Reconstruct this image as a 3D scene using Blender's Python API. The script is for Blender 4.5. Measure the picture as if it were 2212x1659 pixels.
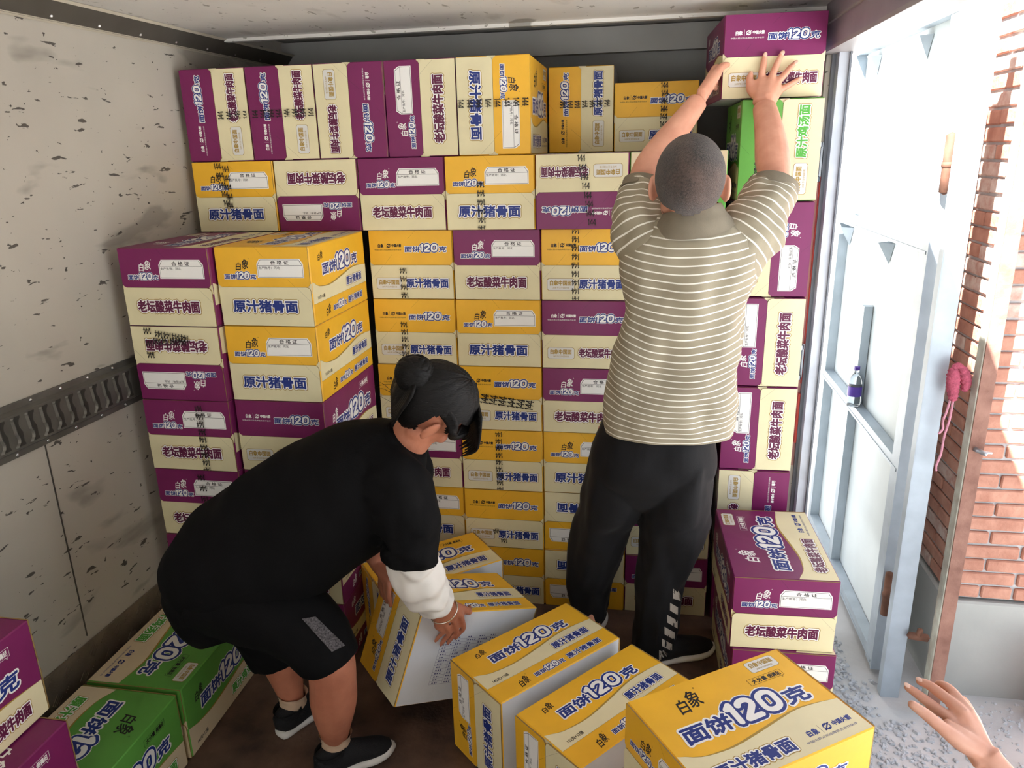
import bpy, math, random
from math import sin, cos, pi, sqrt, radians
from mathutils import Vector, Matrix, Quaternion, noise
from mathutils.bvhtree import BVHTree

for o in list(bpy.data.objects): bpy.data.objects.remove(o)
scene = bpy.context.scene
COL = scene.collection
random.seed(7)

# ------------------------------------------------------------------ camera
cam_d = bpy.data.cameras.new('camera'); cam = bpy.data.objects.new('camera', cam_d); COL.objects.link(cam)
cam_d.sensor_width = 36.0; cam_d.lens = 36.0 * 1629.0 / 2212.0
cam_d.clip_start = 0.05; cam_d.clip_end = 400
r = Vector((0.98528441, 0.16927661, -0.02366562)); u = Vector((-0.02757979, 0.29409585, 0.95537793)); f = Vector((-0.1686831, 0.94066629, -0.29443667))
CAM = Vector((0.9933, -2.6403, 1.7597))
cam.matrix_world = Matrix(((r.x, u.x, -f.x, CAM.x), (r.y, u.y, -f.y, CAM.y), (r.z, u.z, -f.z, CAM.z), (0, 0, 0, 1)))
scene.camera = cam

# ------------------------------------------------------------------ light
world = bpy.data.worlds.new('sky'); scene.world = world; world.use_nodes = True
nt = world.node_tree; nt.nodes.clear()
sky = nt.nodes.new('ShaderNodeTexSky'); sky.sky_type = 'NISHITA'; sky.sun_disc = False
sky.sun_elevation = radians(50); sky.sun_rotation = radians(214); sky.air_density = 1.0; sky.dust_density = 2.5; sky.ozone_density = 1.0
mixs = nt.nodes.new('ShaderNodeMix'); mixs.data_type = 'RGBA'; mixs.inputs[0].default_value = 0.55
mixs.inputs[7].default_value = (0.62, 0.64, 0.66, 1)
bgn = nt.nodes.new('ShaderNodeBackground'); bgn.inputs[1].default_value = 1.0
gain = nt.nodes.new('ShaderNodeVectorMath'); gain.operation = 'SCALE'; gain.inputs[3].default_value = 0.12
out = nt.nodes.new('ShaderNodeOutputWorld')
nt.links.new(sky.outputs[0], gain.inputs[0]); nt.links.new(gain.outputs[0], mixs.inputs[6])
nt.links.new(mixs.outputs[2], bgn.inputs[0]); nt.links.new(bgn.outputs[0], out.inputs[0])
bgn.inputs[1].default_value = 1.7
sun_d = bpy.data.lights.new('sun', 'SUN'); sun_d.energy = 26.0; sun_d.angle = radians(0.6); sun_d.color = (1.0, 0.97, 0.94)
sun = bpy.data.objects.new('sun', sun_d); COL.objects.link(sun)
SAZ, SEL = radians(34), radians(50)
sdir = Vector((sin(SAZ) * cos(SEL), cos(SAZ) * cos(SEL), -sin(SEL)))
sun.rotation_euler = sdir.to_track_quat('-Z', 'Y').to_euler(); sun.location = (0, -4, 8)

vs = scene.view_settings
vs.view_transform = 'Standard'; vs.look = 'None'; vs.gamma = 1.0; vs.use_curve_mapping = False
vs.exposure = 0.74
scene.cycles.max_bounces = 10; scene.cycles.diffuse_bounces = 7; scene.cycles.glossy_bounces = 3; scene.cycles.transparent_max_bounces = 8
scene.cycles.caustics_reflective = False; scene.cycles.caustics_refractive = False

# ------------------------------------------------------------------ materials
def lin(c):
    c = c / 255.0
    return c / 12.92 if c <= 0.04045 else ((c + 0.055) / 1.055) ** 2.4
def rgb(h): return (lin(int(h[0:2], 16)), lin(int(h[2:4], 16)), lin(int(h[4:6], 16)), 1)
MATS = {}
def mat(name, h, rough=0.6, var=0.08, scale=12.0, bump=0.0, bscale=60.0, metal=0.0, spec=0.35, h2=None, stretch=(1, 1, 1), sheen=0.0):
    if name in MATS: return MATS[name]
    m = bpy.data.materials.new(name); m.use_nodes = True; t = m.node_tree; b = t.nodes['Principled BSDF']
    b.inputs['Roughness'].default_value = rough; b.inputs['Metallic'].default_value = metal
    b.inputs['Specular IOR Level'].default_value = spec
    tc = t.nodes.new('ShaderNodeTexCoord'); mp = t.nodes.new('ShaderNodeMapping'); mp.inputs['Scale'].default_value = stretch
    t.links.new(tc.outputs['Object'], mp.inputs[0])
    n = t.nodes.new('ShaderNodeTexNoise'); n.inputs['Scale'].default_value = scale; n.inputs['Detail'].default_value = 5
    t.links.new(mp.outputs[0], n.inputs['Vector'])
    cr = t.nodes.new('ShaderNodeValToRGB'); c = rgb(h)
    if h2: d = rgb(h2)
    else: d = tuple(max(0, x * (1 - 2.2 * var)) for x in c[:3]) + (1,)
    cr.color_ramp.elements[0].position = 0.32; cr.color_ramp.elements[1].position = 0.68
    cr.color_ramp.elements[0].color = d; cr.color_ramp.elements[1].color = c
    t.links.new(n.outputs[0], cr.inputs[0]); t.links.new(cr.outputs[0], b.inputs['Base Color'])
    if bump:
        n2 = t.nodes.new('ShaderNodeTexNoise'); n2.inputs['Scale'].default_value = bscale; n2.inputs['Detail'].default_value = 4
        t.links.new(mp.outputs[0], n2.inputs['Vector'])
        bp = t.nodes.new('ShaderNodeBump'); bp.inputs['Strength'].default_value = bump; bp.inputs['Distance'].default_value = 0.01
        t.links.new(n2.outputs[0], bp.inputs['Height']); t.links.new(bp.outputs[0], b.inputs['Normal'])
    if sheen: b.inputs['Sheen Weight'].default_value = sheen
    MATS[name] = m; return m
def tex(m): return m.node_tree, m.node_tree.nodes['Principled BSDF']

M_PUR = mat('purple_board', '7A225A', 0.42, 0.05, 9, 0.05, 30)
M_YEL = mat('yellow_board', 'F2BA32', 0.42, 0.05, 9, 0.05, 30)
M_GRN = mat('green_board', '62A648', 0.42, 0.05, 9, 0.05, 30)
M_CRM = mat('cream_board', 'E6DDB4', 0.5, 0.04, 9, 0.05, 30)
M_CRG = mat('beige_board', 'E0D0AE', 0.5, 0.04, 9, 0.05, 30)
M_NVY = mat('navy_print', '1F3480', 0.45, 0.02)
M_WHT = mat('white_print', 'F2F2EE', 0.45, 0.02)
M_TAN = mat('tan_print', 'A88A3C', 0.5, 0.02)
M_MAR = mat('maroon_print', '601840', 0.45, 0.02)
M_GPR = mat('green_print', '4FA63C', 0.45, 0.02)
M_BLK = mat('black_print', '1C1A1C', 0.5, 0.02)
M_PLQ = mat('plaque_print', 'DCDCD6', 0.45, 0.02)
M_BOT = mat('grey_white_board', 'D6D8DA', 0.65, 0.05, 6, 0.1, 40)
M_PPR = mat('violet_table_print', '6C6A90', 0.6, 0.15, 40)
M_INK = mat('stamp_ink', '15130F', 0.55, 0.1, 50)
M_INK2 = mat('stamp_ink_faint', '4A4636', 0.6, 0.3, 90)
M_BRD = mat('board_edge', '9A7F4C', 0.8, 0.1, 60)
SLOTS = [M_CRM, M_PUR, M_WHT, M_NVY, M_TAN, M_MAR, M_BLK, M_PLQ, M_BOT, M_PPR, M_BRD]   # flavour fills in 0,1,5
CR, CO, WH, NV, TA, PR, BK, PQ, BO, PP, BR = range(11)

# ------------------------------------------------------------------ mesh helpers
class MB:
    def __init__(s): s.v = []; s.f = []; s.m = []; s.a = []
    def add(s, vs, fs, m=0, a=None):
        n = len(s.v); s.v += [tuple(v) for v in vs]; s.a += (a if a else [0.0] * len(vs))
        for i, fc in enumerate(fs):
            s.f.append(tuple(n + k for k in fc)); s.m.append(m[i] if isinstance(m, list) else m)
    def box(s, c, d, m=0, R=None):
        x, y, z = d[0] / 2, d[1] / 2, d[2] / 2
        vs = [Vector(p) for p in ((-x, -y, -z), (x, -y, -z), (x, y, -z), (-x, y, -z), (-x, -y, z), (x, -y, z), (x, y, z), (-x, y, z))]
        if R: vs = [R @ p for p in vs]
        s.add([p + Vector(c) for p in vs], [(0, 3, 2, 1), (4, 5, 6, 7), (0, 1, 5, 4), (1, 2, 6, 5), (2, 3, 7, 6), (3, 0, 4, 7)], m)
    def cbox(s, c, d, b, m=0, R=None):      # box with chamfered edges
        hx, hy, hz = [q / 2 for q in d]; vs = []; idx = {}
        for sx in (-1, 1):
            for sy in (-1, 1):
                for sz in (-1, 1):
                    for ax in range(3):
                        p = [sx * hx, sy * hy, sz * hz]
                        for k in range(3):
                            if k != ax: p[k] -= (sx, sy, sz)[k] * b
                        idx[(sx, sy, sz, ax)] = len(vs); vs.append(Vector(p))
        F = []
        def q(*ks): F.append([idx[k] for k in ks])
        for ax in range(3):
            for sg in (-1, 1):
                o2 = [k for k in range(3) if k != ax]; ring = []
                for a_, b_ in ((-1, -1), (1, -1), (1, 1), (-1, 1)):
                    t = [0, 0, 0]; t[ax] = sg; t[o2[0]] = a_; t[o2[1]] = b_; ring.append(idx[(t[0], t[1], t[2], ax)])
                F.append(ring)
        for ax in range(3):                  # edges parallel to ax
            o2 = [k for k in range(3) if k != ax]
            for a_ in (-1, 1):
                for b_ in (-1, 1):
                    def key(sg, w):
                        t = [0, 0, 0]; t[ax] = sg; t[o2[0]] = a_; t[o2[1]] = b_; return idx[(t[0], t[1], t[2], w)]
                    F.append([key(-1, o2[0]), key(1, o2[0]), key(1, o2[1]), key(-1, o2[1])])
        for sx in (-1, 1):
            for sy in (-1, 1):
                for sz in (-1, 1): F.append([idx[(sx, sy, sz, k)] for k in range(3)])
        G = []
        for fc in F:                          # orient outward
            cc = sum((vs[k] for k in fc), Vector()) / len(fc); nn = (vs[fc[1]] - vs[fc[0]]).cross(vs[fc[2]] - vs[fc[0]])
            G.append(fc if nn.dot(cc) > 0 else fc[::-1])
        if R: vs = [R @ p for p in vs]
        s.add([p + Vector(c) for p in vs], G, m)
    def tube(s, pts, rad, n=10, m=0, cap=True):
        loft(s, [(p, (rad[i] if isinstance(rad, (list, tuple)) else rad), (rad[i] if isinstance(rad, (list, tuple)) else rad)) for i, p in enumerate(pts)], n=n, sub=1, m=m, cap=cap)
    def build(s, name, mats, parent=None, smooth=False, xf=None):
        me = bpy.data.meshes.new(name); me.from_pydata(s.v, [], s.f)
        for k in (mats if isinstance(mats, (list, tuple)) else [mats]): me.materials.append(k)
        me.polygons.foreach_set('material_index', s.m)
        if any(s.a):
            at = me.attributes.new('st', 'FLOAT', 'POINT'); at.data.foreach_set('value', s.a)
        if smooth: me.polygons.foreach_set('use_smooth', [True] * len(s.f))
        me.update()
        o = bpy.data.objects.new(name, me); COL.objects.link(o)
        if parent: o.parent = parent
        return o
def cat(p0, p1, p2, p3, t):
    return 0.5 * ((2 * p1) + (p2 - p0) * t + (2 * p0 - 5 * p1 + 4 * p2 - p3) * t * t + (3 * p1 - p0 - 3 * p2 + p3) * t * t * t)
def loft(mb, keys, n=20, sub=6, m=0, cap=True, ref=(0, 1, 0), disp=None, dome=True, ex=2.0, st0=0.0, fixed=None):
    """keys: (centre, rx, ry[, ref]) ; rx along ref x tangent, ry along ref"""
    K = [(Vector(k[0]), float(k[1]), float(k[2]), Vector(k[3]) if len(k) > 3 else Vector(ref)) for k in keys]
    P = []
    for i in range(len(K) - 1):
        k0, k1, k2, k3 = K[max(i - 1, 0)], K[i], K[i + 1], K[min(i + 2, len(K) - 1)]
        for j in range(sub):
            t = j / sub
            if sub == 1: P.append(K[i]); continue
            P.append((cat(k0[0], k1[0], k2[0], k3[0], t), max(1e-4, cat(k0[1], k1[1], k2[1], k3[1], t)), max(1e-4, cat(k0[2], k1[2], k2[2], k3[2], t)), k1[3].lerp(k2[3], t)))
    P.append(K[-1])
    N = len(P); rings = []; att = []; L = st0
    vs = []
    for i, (c, rx, ry, rf) in enumerate(P):
        T = (P[min(i + 1, N - 1)][0] - P[max(i - 1, 0)][0])
        T = T.normalized() if T.length > 1e-9 else Vector((0, 0, 1))
        if fixed: T = Vector(fixed).normalized()
        y = (rf - T * rf.dot(T)); y = y.normalized() if y.length > 1e-6 else T.orthogonal().normalized()
        x = y.cross(T)
        if i: L += (c - P[i - 1][0]).length
        for k in range(n):
            a = 2 * pi * k / n; ca, sa = cos(a), sin(a)
            if ex != 2.0: 
                ca = math.copysign(abs(ca) ** (2 / ex), ca); sa = math.copysign(abs(sa) ** (2 / ex), sa)
            p = c + x * (rx * ca) + y * (ry * sa)
            if disp: p = p + (x * ca + y * sa) * disp(a, i / (N - 1), p)
            vs.append(p); att.append(L)
    fs = []
    for i in range(N - 1):
        for k in range(n):
            k2 = (k + 1) % n; fs.append((i * n + k, i * n + k2, (i + 1) * n + k2, (i + 1) * n + k))
    if cap:
        T0 = (P[0][0] - P[1][0]).normalized(); T1 = (P[-1][0] - P[-2][0]).normalized()
        b0 = len(vs); vs.append(P[0][0] + T0 * (min(P[0][1], P[0][2]) * 0.6 if dome else 0)); att.append(st0)
        vs.append(P[-1][0] + T1 * (min(P[-1][1], P[-1][2]) * 0.6 if dome else 0)); att.append(L)
        for k in range(n):
            k2 = (k + 1) % n; fs.append((b0, k2, k)); fs.append((b0 + 1, (N - 1) * n + k, (N - 1) * n + k2))
    mb.add(vs, fs, m, att)
def ball(mb, c, r3, n=16, m=0, R=None):
    vs = []; fs = []; h = n // 2
    for i in range(1, h):
        for k in range(n):
            a, b = pi * i / h, 2 * pi * k / n
            p = Vector((r3[0] * sin(a) * cos(b), r3[1] * sin(a) * sin(b), r3[2] * cos(a)))
            vs.append((R @ p if R else p) + Vector(c))
    t = Vector((0, 0, r3[2])); t = R @ t if R else t
    vs += [Vector(c) + t, Vector(c) - t]; T = len(vs) - 2
    for i in range(h - 2):
        for k in range(n):
            k2 = (k + 1) % n; fs.append((i * n + k, (i + 1) * n + k, (i + 1) * n + k2, i * n + k2))
    for k in range(n):
        k2 = (k + 1) % n; fs.append((T, k, k2)); fs.append((T + 1, (h - 2) * n + k2, (h - 2) * n + k))
    mb.add(vs, fs, m)
def tag(o, label=None, cat=None, group=None, kind=None):
    if label: o['label'] = label
    if cat: o['category'] = cat
    if group: o['group'] = group
    if kind: o['kind'] = kind
    return o
def empty(name, loc=(0, 0, 0)):
    o = bpy.data.objects.new(name, None); COL.objects.link(o); o.location = loc; o.empty_display_size = 0.1; return o
def reparent(o, root):
    """root is an unrotated empty: keep world placement"""
    o.parent = root; o.location = Vector(o.location) - Vector(root.location); return o
def evaluated(o, name, mats, smooth=True):
    dg = bpy.context.evaluated_depsgraph_get(); dg.update()
    me = bpy.data.meshes.new_from_object(o.evaluated_get(dg)); me.name = name
    bpy.data.objects.remove(o)
    me.materials.clear()
    for k in mats: me.materials.append(k)
    me.polygons.foreach_set('material_index', [0] * len(me.polygons)); me.polygons.foreach_set('use_smooth', [smooth] * len(me.polygons)); me.update()
    n = bpy.data.objects.new(name, me); COL.objects.link(n); return n
def remesh(mb, name, mats, vox=0.005, smooth=4, fac=0.5, subd=0):
    o = mb.build(name + '_raw', mats)
    r_ = o.modifiers.new('r', 'REMESH'); r_.mode = 'VOXEL'; r_.voxel_size = vox
    s_ = o.modifiers.new('s', 'SMOOTH'); s_.iterations = smooth; s_.factor = fac
    return evaluated(o, name, mats)

# ------------------------------------------------------------------ print (flat lettering)
_T = {}
def glyphs(txt, res=2):
    if txt in _T: return _T[txt]
    c = bpy.data.curves.new('t', 'FONT'); c.body = txt; c.resolution_u = res
    o = bpy.data.objects.new('t', c); COL.objects.link(o); bpy.context.view_layer.update()
    me = bpy.data.meshes.new_from_object(o)
    V = [(v.co.x, v.co.y) for v in me.vertices]; F = [tuple(p.vertices) for p in me.polygons]
    cnt = {}
    for fc in F:
        for a, b in zip(fc, fc[1:] + fc[:1]): k = (min(a, b), max(a, b)); cnt[k] = cnt.get(k, 0) + 1
    E = [k for k, n in cnt.items() if n == 1]
    bpy.data.objects.remove(o); bpy.data.meshes.remove(me); bpy.data.curves.remove(c)
    x0 = min(v[0] for v in V); x1 = max(v[0] for v in V); y0 = min(v[1] for v in V); y1 = max(v[1] for v in V)
    V = [((v[0] - x0) / (x1 - x0), (v[1] - y0) / (y1 - y0)) for v in V]
    _T[txt] = (V, F, E, 0.0); return _T[txt]
def arc(cx, cy, rx, ry, a0, a1, n=8): return [(cx + rx * cos(radians(a0 + (a1 - a0) * i / n)), cy + ry * sin(radians(a0 + (a1 - a0) * i / n))) for i in range(n + 1)]
def skeleton(lines, rad):
    V = []; E = []
    for ln in lines:
        n = len(V); V += ln; E += [(n + i, n + i + 1) for i in range(len(ln) - 1)]
    return V, [], E, rad
_q = .11      # chunky 120
_T['120'] = skeleton([[(.055, .74), (.135, .89), (.135, .11)],
                      arc(.39, .68, .125, .21, 165, -35, 10) + [(.285, .115)], [(.285, .11), (.53, .11)],
                      arc(.80, .66, .135, .23, 180, 0, 10) + arc(.80, .34, .135, .23, 0, -180, 10) + [(.665, .66)]], _q)
_T['144'] = skeleton([[(.03, .8), (.12, .97), (.12, .03)], [(.52, .03), (.52, .97), (.25, .32), (.62, .32)], [(.90, .03), (.90, .97), (.64, .32), (1.0, .32)]], .055)
from mathutils.geometry import delaunay_2d_cdt
_U = {}
def lettering(txt, asp, slant, rr):
    """outline of the text grown by rr (fraction of its height), as one flat mesh without overlaps; height 1"""
    key = (txt, round(asp, 2), slant, rr)
    if key in _U: return _U[key]
    V, F, E, base = glyphs(txt); R = base + rr
    if base and rr: R = base + rr * .75
    Q = [(a * asp + slant * b, b) for a, b in V]
    if R <= 0: _U[key] = (Q, F); return _U[key]
    pts = [Vector(p) for p in Q]; faces = []; used = set()
    for t in F:
        ar = sum(Q[t[i]][0] * Q[t[(i + 1) % len(t)]][1] - Q[t[(i + 1) % len(t)]][0] * Q[t[i]][1] for i in range(len(t)))
        if abs(ar) > 1e-9: faces.append(list(t) if ar > 0 else list(t)[::-1])
    nn = 10 if base else 6
    for a, b in E:
        pa, pb = Vector(Q[a]), Vector(Q[b]); d = pb - pa
        if d.length < 1e-6: continue
        d.normalize(); q = Vector((-d.y, d.x)) * R; n = len(pts)
        pts += [pa - q, pb - q, pb + q, pa + q]; faces.append([n, n + 1, n + 2, n + 3])
        for w in (a, b):
            if w in used: continue
            used.add(w); n = len(pts)
            for k in range(nn): pts.append(Vector(Q[w]) + R * Vector((cos(2 * pi * k / nn + .5), sin(2 * pi * k / nn + .5))))
            faces.append(list(range(n, n + nn)))
    vo, eo, fo, _a, _b, of = delaunay_2d_cdt(pts, [], faces, 1, 1e-5)
    src_tree = BVHTree.FromPolygons([Vector((p.x, p.y, 0)) for p in pts], faces)
    keep = []
    for t in fo:
        c = (vo[t[0]] + vo[t[1]] + vo[t[2]]) / 3
        if src_tree.ray_cast(Vector((c.x, c.y, 1)), Vector((0, 0, -1)), 2)[0] is not None: keep.append(t)
    cnt = {}
    for t in keep:
        for a, b in zip(t, t[1:] + t[:1]): k = (min(a, b), max(a, b)); cnt[k] = cnt.get(k, 0) + 1
    bd = [k for k, c in cnt.items() if c == 1]
    ids = sorted({i for k in bd for i in k}); mp = {i: j for j, i in enumerate(ids)}
    v2 = [vo[i] for i in ids]; e2 = [(mp[a], mp[b]) for a, b in bd]
    v3, e3, f3, _a, _b, _c = delaunay_2d_cdt(v2, e2, [], 4 if False else 0, 1e-6)
    tree = BVHTree.FromPolygons([Vector((p.x, p.y, 0)) for p in vo], keep)
    out_f = []
    for t in f3:
        c = (v3[t[0]] + v3[t[1]] + v3[t[2]]) / 3
        if tree.ray_cast(Vector((c.x, c.y, 1)), Vector((0, 0, -1)), 2)[0] is not None: out_f.append(tuple(t))
    _U[key] = ([(p.x, p.y) for p in v3], out_f); return _U[key]
class Face:
    """drawing on a flat rectangle: o = lower-left corner, U,V unit directions, w,h size"""
    def __init__(s, mb, o, U, V, w, h): s.mb = mb; s.o = Vector(o); s.U = Vector(U); s.V = Vector(V); s.n = s.U.cross(s.V); s.w = w; s.h = h
    def p(s, x, y, l): return s.o + s.U * x + s.V * y + s.n * (0.0002 + 0.00022 * l)
    def poly(s, pts, m, l=0, frac=True):
        if frac: pts = [(a * s.w, b * s.h) for a, b in pts]
        s.mb.add([s.p(a, b, l) for a, b in pts], [tuple(range(len(pts)))], m)
    def band(s, top, bot, m, l=0):         # strip between two curves (fractions)
        n = len(top); vs = [s.p(a * s.w, b * s.h, l) for a, b in top] + [s.p(a * s.w, b * s.h, l) for a, b in bot]
        s.mb.add(vs, [(n + i, n + i + 1, i + 1, i) for i in range(n - 1)], m)
    def line(s, a, b, th, m, l=0, dash=None):
        a = Vector((a[0] * s.w, a[1] * s.h)); b = Vector((b[0] * s.w, b[1] * s.h)); d = (b - a); L = d.length; d.normalize(); q = Vector((-d.y, d.x)) * th / 2
        segs = [(0, L)] if not dash else [(t * dash, min(L, t * dash + dash * 0.62)) for t in range(int(L / dash) + 1) if t * dash < L]
        for t0, t1 in segs:
            P = [a + d * t0 - q, a + d * t1 - q, a + d * t1 + q, a + d * t0 + q]
            s.mb.add([s.p(k.x, k.y, l) for k in P], [(0, 1, 2, 3)], m)
    def text(s, txt, u0, u1, v0, v1, layers, l=1, slant=0.0, bold=0.0, rise=0.0):
        """layers: [(stroke radius as fraction of height, material)] from widest to the fill"""
        H = (v1 - v0) * s.h; asp = ((u1 - u0) * s.w - slant * H) / H
        for li, (rr, m) in enumerate(layers):
            P, F = lettering(txt, asp, slant, rr)
            s.mb.add([s.p(u0 * s.w + a * H, v0 * s.h + b * H, l + li) for a, b in P], F, m)
    def rocket(s, cx, cy, r_, m, l=1):       # ring with a Z through it
        n = 22; r0 = r_ * 0.72; vs = []; fs = []
        for k in range(n):
            a = 2 * pi * k / n + .3
            for q in (r_, r0): vs.append(s.p(cx * s.w + q * cos(a), cy * s.h + q * sin(a), l))
        for k in range(n):
            if k in (1, 2, 12, 13): continue
            a, b = 2 * k, 2 * ((k + 1) % n); fs.append((a, b, b + 1, a + 1))
        s.mb.add(vs, fs, m)
        X, Y = cx, cy; ww, hh = r_ / s.w, r_ / s.h
        s.line((X - .55 * ww, Y + .5 * hh), (X + 1.15 * ww, Y + .8 * hh), r_ * .26, m, l)
        s.line((X + .9 * ww, Y + .75 * hh), (X - .9 * ww, Y - .75 * hh), r_ * .3, m, l)
        s.line((X - 1.1 * ww, Y - .8 * hh), (X + .55 * ww, Y - .5 * hh), r_ * .26, m, l)
    def plaque(s, u0, u1, v0, v1, m_edge, m_txt, l=0):
        cx = .03 * (u1 - u0); cy = .12 * (v1 - v0)
        def oc(e): 
            a, b, c_, d = u0 - e / s.w, u1 + e / s.w, v0 - e / s.h, v1 + e / s.h
            return [(a + 2 * cx, c_), (b - 2 * cx, c_), (b, c_ + cy), (b, d - cy), (b - 2 * cx, d), (a + 2 * cx, d), (a, d - cy), (a, c_ + cy)]
        s.poly(oc(.0012), m_edge, l); s.poly(oc(0), PQ, l + 1)
        du, dv = u1 - u0, v1 - v0
        s.text('白象中国面', u0 + .1 * du, u1 - .1 * du, v0 + .42 * dv, v0 + .84 * dv, [(.035, m_txt)], l + 2)
        s.text('28年专注中国好面', u0 + .2 * du, u1 - .2 * du, v0 + .14 * dv, v0 + .3 * dv, [(.0, m_txt)], l + 2)

FL = {'p': dict(crm=M_CRM, col=M_PUR, pr=M_MAR, name='老坛酸菜牛肉面', logo=WH, n='purple'),
      'y': dict(crm=M_CRM, col=M_YEL, pr=M_NVY, name='原汁猪骨面', logo=BK, n='yellow'),
      'g': dict(crm=M_CRG, col=M_GRN, pr=M_GPR, name='原汁鸡汤面', logo=BK, n='green')}
W, L, H = 0.314, 0.466, 0.2485
def big120(fc, u0, u1, v0, v1, l=1, scale=1.0):
    """面饼120克 with outlines; u0..u1 whole width, v0..v1 height of 120"""
    w = u1 - u0; h = v1 - v0
    o1 = [(.13, WH), (.035, NV)]
    fc.text('120', u0 + .36 * w, u0 + .80 * w, v0 + .02 * h, v1, [(.20, WH), (.15, NV), (.0, WH)], l, slant=.1)
    fc.text('面饼', u0 + .0 * w, u0 + .37 * w, v0 + .02 * h, v0 + .68 * h, [(.15, WH), (.042, NV)], l + 2, slant=.1)
    fc.text('克', u0 + .81 * w, u1, v0 + .02 * h, v0 + .66 * h, [(.15, WH), (.042, NV)], l + 2, slant=.1)
def product(fc, fl, u0, u1, v0, v1, l=1):
    fc.text(fl['name'], u0, u1, v0, v1, [(.20, TA), (.14, WH), (.045, PR)], l)
def cert(fc, u0, u1, v0, v1, l=0):
    def sh(e):
        a, b, c_, d = u0 - e / fc.w, u1 + e / fc.w, v0 - e / fc.h, v1 + e / fc.h
        k = .28 * (v1 - v0); q = .07 * (u1 - u0)
        return [(a, c_), (b, c_), (b, d - k), (b - q, d), (a + q, d), (a, d - k)]
    fc.poly(sh(.0015), WH, l); fc.poly(sh(-.0012), BK, l + 1); fc.poly(sh(-.0022), WH, l + 2)
    du, dv = u1 - u0, v1 - v0
    fc.line((u0 + .01 * du, v0 + .66 * dv), (u1 - .01 * du, v0 + .66 * dv), .001, BK, l + 3)
    fc.text('合 格 证', u0 + .3 * du, u0 + .7 * du, v0 + .71 * dv, v0 + .93 * dv, [(.02, BK)], l + 3)
    fc.text('生产批号：河北', u0 + .03 * du, u0 + .5 * du, v0 + .46 * dv, v0 + .61 * dv, [(.01, BK)], l + 3)
def small_group(fc, u0, u1, v0, v1, m, l=1):
    du, dv = u1 - u0, v1 - v0
    fc.text('白象', u0 + .14 * du, u0 + .34 * du, v0 + .42 * dv, v0 + .88 * dv, [(.04, m)], l)
    fc.line((u0 + .40 * du, v0 + .35 * dv), (u0 + .40 * du, v0 + 1.0 * dv), .0007, m, l)
    fc.rocket(u0 + .53 * du, v0 + .66 * dv, .27 * dv * fc.h, m, l)
    fc.text('中国火箭', u0 + .65 * du, u1, v0 + .5 * dv, v0 + .86 * dv, [(.05, m)], l)
    fc.text('中国火箭公司品牌官方合作伙伴', u0, u1, v0 + .02 * dv, v0 + .2 * dv, [(.0, m)], l)
def logo(fc, u0, u1, v0, v1, m, l=1):
    fc.text('白', u0, u0 + .42 * (u1 - u0), v0, v0 + .72 * (v1 - v0), [(.02, m)], l, slant=.15)
    fc.text('象', u0 + .42 * (u1 - u0), u1, v0 + .12 * (v1 - v0), v1, [(.012, m)], l, slant=.15)
    fc.text('®', u1 - .04 * (u1 - u0), u1 + .03 * (u1 - u0), v1, v1 + .1 * (v1 - v0), [(0, m)], l)
def tagline(fc, u0, u1, v0, v1, m, l=1):
    du, dv = u1 - u0, v1 - v0
    c_ = [(u0, v0), (u1 - .12 * du, v0), (u1 - .09 * du, v0 - .25 * dv), (u1 - .06 * du, v0), (u1, v0), (u1, v1), (u0, v1), (u0, v0)]
    for a, b in zip(c_, c_[1:]): fc.line(a, b, .0008, m, l)
    fc.text('大分量', u0 + .1 * du, u0 + .52 * du, v0 + .18 * dv, v0 + .82 * dv, [(.04, m)], l)
    fc.text('倍满足', u0 + .58 * du, u0 + .94 * du, v0 + .18 * dv, v0 + .82 * dv, [(.04, m)], l)
def smooth_curve(pts, n=28):
    out_ = []
    for i in range(n + 1):
        x = i / n
        for j in range(len(pts) - 1):
            if pts[j][0] <= x <= pts[j + 1][0] + 1e-9:
                g = lambda k: pts[min(max(k, 0), len(pts) - 1)]
                t = (x - pts[j][0]) / (pts[j + 1][0] - pts[j][0]); out_.append((x, cat(g(j - 1)[1], g(j)[1], g(j + 1)[1], g(j + 2)[1], t))); break
    return out_
def slots(fl):
    s = list(SLOTS); s[CR] = fl['crm']; s[CO] = fl['col']; s[PR] = fl['pr']; return s

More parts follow.
